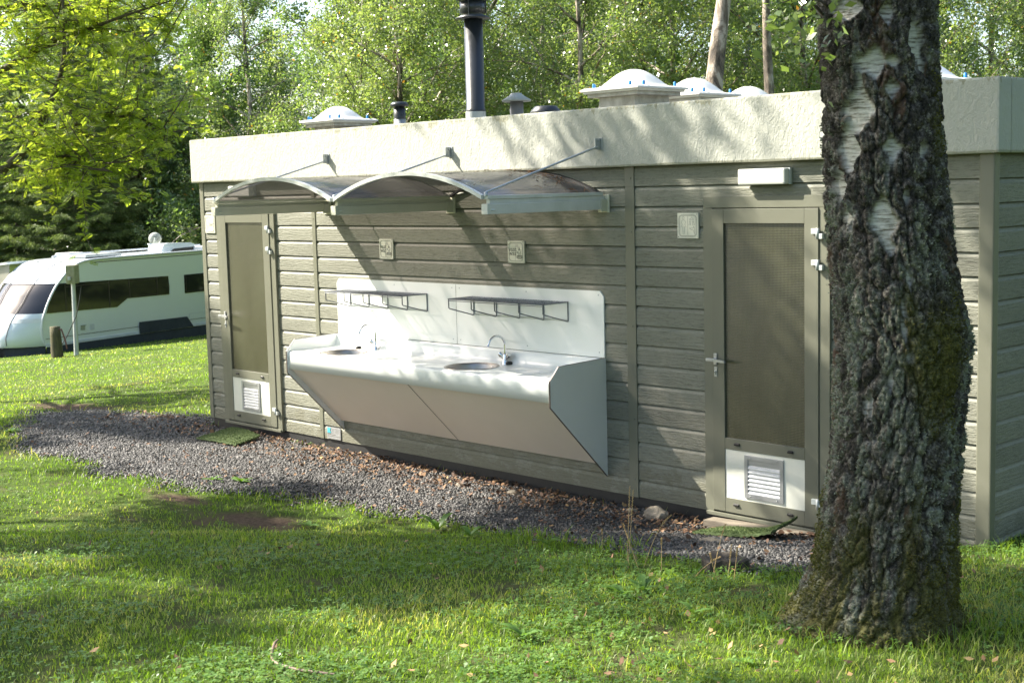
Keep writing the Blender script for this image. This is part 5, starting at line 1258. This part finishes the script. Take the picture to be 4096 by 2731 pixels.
L2 = [at(-400, 700, D_+.8), at(-120, 380, D_+.6), at(0, 285, D_+.4), at(120, 215, D_+.3), at(250, 150, D_+.1), at(350, 120, D_), at(450, 80, D_-.2), at(600, 30, D_-.4), at(760, -20, D_-.4)]
L3 = [at(150, 520, D_), at(300, 500, D_), at(430, 460, D_-.2), at(560, 470, D_-.3), at(680, 540, D_-.4)]
L4 = [at(-300, 100, D_), at(0, 28, D_), at(180, 20, D_), at(340, 30, D_-.2), at(520, -10, D_-.2)]
L5 = [at(120, 560, D_), at(220, 610, D_-.3), at(330, 640, D_-.5), at(450, 690, D_-.6)]
rx, ry = pb(-620, D_); rowan(rx, ry, 61, 'rowan reaching in from the left edge with bright yellow-green feathery leaves', [(L1, .075), (L2, .06), (L3, .03), (L4, .04), (L5, .024)], n=8500, R=3.4, z0=2.4)

# crown of the big birch and unseen trees added for shade and bounce
T, tw = skeleton(71, 12, 4.9, 3.4, 20, .03); off = np.array([-.6, .4, 0])
T = [(p*np.array([1, 1, 1])+off, r_) for p, r_ in T[1:]]; tw = [(p+off, w) for p, w in tw]
rr_ = np.random.default_rng(72); org = np.array([2.65, -2.33, g1(2.65, -2.33)])
for (a, b) in (((3290, 95), (3060, -60)), ((3300, 70), (3130, 20)), ((3320, 40), (3190, 55))):
    p0 = at(*a, 5.95)-org; p1 = at(*b, 5.4)-org; pts = np.array([p0*(1-t)+p1*t+np.array([0, 0, .05*math.sin(3*t)]) for t in np.linspace(0, 1, 6)]); T.append((pts, np.linspace(.009, .003, 6))); tw.append((pts[2:], .45))
V, F = tubes_np(T, 7); fast('limbs', V, F, 'bark', None, BT, True)
V, F, v = leafcloud(tw, 42000, .034, rr_, .08, .10); fast('crown', V, F, 'birchleaf', {'v': v}, BT)
SH = [('sp1', -9.2, -6.7, 1.0), ('sp2', -1.9, -11.0, .95), ('sp1', -15.2, -5.2, 1.0), ('sp2', -11.5, -11.0, 1.0), ('sp3', -4.8, -5.5, 1.0), ('sp2', -19.5, -9.5, 1.05)]  # birches added out of view, up-sun, to dapple lawn, wall and trunk
for i, (k, x, y, sc) in enumerate(SH):
    place(k, x, y, ['sparse birch left of the lawn, outside the left edge', 'tall birch behind the viewer to the left', 'sparse birch left of the building front', 'tall birch behind the viewer, far to the left', 'tall birch just left of the view, shading the right door', 'tall birch far left beyond the lawn'][i], i*2.1+.4, sc)

RT = [('o1', 6.5, 8.0, 1.0, 'broadleaf tree right of the washroom block, outside the right edge'), ('b2', 10.5, 3.0, 1.0, 'birch outside the right edge beyond the lawn'), ('o2', 13.0, -4.0, 1.0, 'large broadleaf tree right of the viewer'),  # out-of-view trees added to cut blue sky light and give green bounce
      ('b1', 12.0, -11.0, 1.0, 'birch behind the viewer to the right'), ('o1', 6.0, -17.0, 1.0, 'broadleaf tree behind the viewer'), ('o2', 17.0, 4.0, 1.1, 'large broadleaf tree far right of the lawn'), ('o1', -34.0, -10.0, 1.0, 'broadleaf tree in front of the caravan nose, outside the left edge')]  # last one added only to be mirrored dark in the windscreen
for i, (k, x, y, sc, lb) in enumerate(RT): place(k, x, y, lb, i*1.9+.7, sc)

# ================================================================== GRASS
def scatter(n, rmin, rmax, b0=-92, b1=-2, pw=1.0):
    t = rng.random(n)**pw; r = rmin*(rmax/rmin)**t; b = np.radians(rng.uniform(b0, b1, n))
    return CAM[0]+r*np.sin(b), CAM[1]+r*np.cos(b), r
def lawnmask(x, y):
    sd = gsd(x, y); s = soil(x, y)
    rt = np.hypot(x-2.65, y+2.33)
    return ~inbuild(x, y) & (rng.random(len(x)) < np.clip((sd+.22)/.30, 0, 1)**1.5) & (rng.random(len(x)) > s*1.35) & (rt > .33)
def blades(n, rmin, rmax, name, label, b0=-92, b1=-2):
    x, y, r = scatter(n, rmin, rmax, b0, b1); k = lawnmask(x, y); x, y, r = x[k], y[k], r[k]
    cl = fbm(x*2.2, y*2.2, 0, 3, 131); dry = fbm(x*1.1+5, y*1.1, 0, 3, 141)
    keep = rng.random(len(x)) < .45+1.1*cl; x, y, r, cl, dry = x[keep], y[keep], r[keep], cl[keep], dry[keep]; n = len(x)
    sd = gsd(x, y); edge = np.exp(-(sd/.16)**2); rt = np.hypot(x-2.65, y+2.33); tre = np.exp(-((rt-.5)/.22)**2); wall = np.exp(-((x-2.1)/.12)**2)*(y > -.2)
    h = (.014+.028*cl**1.5)*rng.uniform(.5, 1.5, n)*(1+1.5*edge*(rng.random(n) < .5)+1.6*tre*(rng.random(n) < .4)+1.8*wall*(rng.random(n) < .4)+(rng.random(n) < .02)*1.3)
    w = (.0009+.00022*r)*rng.uniform(.7, 1.3, n); a = rng.uniform(0, 2*np.pi, n); ln = rng.uniform(.15, 1.1, n)*h; a2 = a+rng.normal(np.pi/2, .5, n)
    bx, by = np.cos(a2)*ln, np.sin(a2)*ln; ex, ey = np.cos(a)*w, np.sin(a)*w; z = G(x, y)-.004
    V = np.stack([np.stack([x-ex, y-ey, z], 1), np.stack([x+ex, y+ey, z], 1), np.stack([x+ex*.8+bx*.38, y+ey*.8+by*.38, z+h*.6], 1), np.stack([x-ex*.8+bx*.38, y-ey*.8+by*.38, z+h*.6], 1), np.stack([x+bx, y+by, z+h*.95], 1)], 1).reshape(-1, 3)
    b = np.arange(n)*5; tri = np.stack([b+3, b+2, b+4], 1); F = np.stack([b, b+1, b+2, b+3], 1)
    v = np.clip(rng.random(n)*.55+(dry-.5)*1.3+.1+(rng.random(n) < .06)*.5+.45*np.exp(-((rt-.6)/.7)**2), 0, .98)
    me = bpy.data.meshes.new(name); me.vertices.add(len(V)); me.vertices.foreach_set('co', V.astype(np.float32).ravel())
    li = np.concatenate([F.ravel(), tri.ravel()]).astype(np.int32); me.loops.add(len(li)); me.loops.foreach_set('vertex_index', li)
    ls = np.concatenate([np.arange(n)*4, n*4+np.arange(n)*3]).astype(np.int32); me.polygons.add(2*n); me.polygons.foreach_set('loop_start', ls)
    at_ = me.attributes.new('v', 'FLOAT', 'POINT'); at_.data.foreach_set('value', np.repeat(v, 5).astype(np.float32)); me.update(calc_edges=True); me.materials.append(MT['grass'])
    o = bpy.data.objects.new(name, me); COL.objects.link(o); o['kind'] = 'stuff'; o['label'] = label; o['category'] = 'grass'
blades(620000, 3.3, 48, 'grass', 'short green lawn grass with yellowish patches round the building')
def clovers(n):
    x, y, r = scatter(n, 3.3, 13); k = lawnmask(x, y) & (rng.random(n) < np.clip((fbm(x*1.3+9, y*1.3, 0, 3, 151)-.42)*4.5, .06, 1)); x, y = x[k], y[k]; n = len(x)
    h = rng.uniform(.022, .05, n); z = G(x, y)+h; a0 = rng.uniform(0, 2*np.pi, n); V = []; s = rng.uniform(.009, .016, n)
    tlt = rng.normal(0, .3, (2, n))
    for k in range(3):
        a = a0+k*2.094; L_ = []
        for ang, rr in ((0, .0), (-.62, .95), (0, 1.25), (.62, .95)): L_.append(np.stack([x+np.cos(a+ang)*rr*s, y+np.sin(a+ang)*rr*s, z+rr*s*(tlt[0]*np.cos(a)+tlt[1]*np.sin(a)+.12)], 1))
        V.append(np.stack(L_, 1))
    V = np.stack(V, 1).reshape(-1, 3); o = fast('clover_patch', V, np.arange(len(V)).reshape(-1, 4), 'clover', {'v': np.repeat(rng.random(n)*.9, 12)}); o['kind'] = 'stuff'; o['label'] = 'white clover leaves growing through the lawn'; o['category'] = 'clover'
clovers(85000)
def leaves(n):
    x, y, r = scatter(n, 3.4, 16); k = ~inbuild(x, y) & (gsd(x, y) > -.1) & ((rng.random(n) < .12+.9*(fbm(x*1.2, y*1.2, 0, 2, 161) > .56)) | (np.hypot(x-2.3, y+2.9) < 1.2)); x, y = x[k], y[k]; n = len(x)
    P = np.stack([x, y, G(x, y)+rng.uniform(.02, .045, n)], 1); V, F, v = leafquads(P, .027, np.random.default_rng(8), 1.5, 3.0); 
    o = fast('fallen_leaves', V, F, 'litter', {'v': np.repeat(np.clip(rng.beta(3, 1.2, n), 0, 1), 4)}); o['kind'] = 'stuff'; o['label'] = 'scattered orange and brown fallen leaves on the lawn'; o['category'] = 'leaves'
leaves(2200)
bpy.context.view_layer.update()
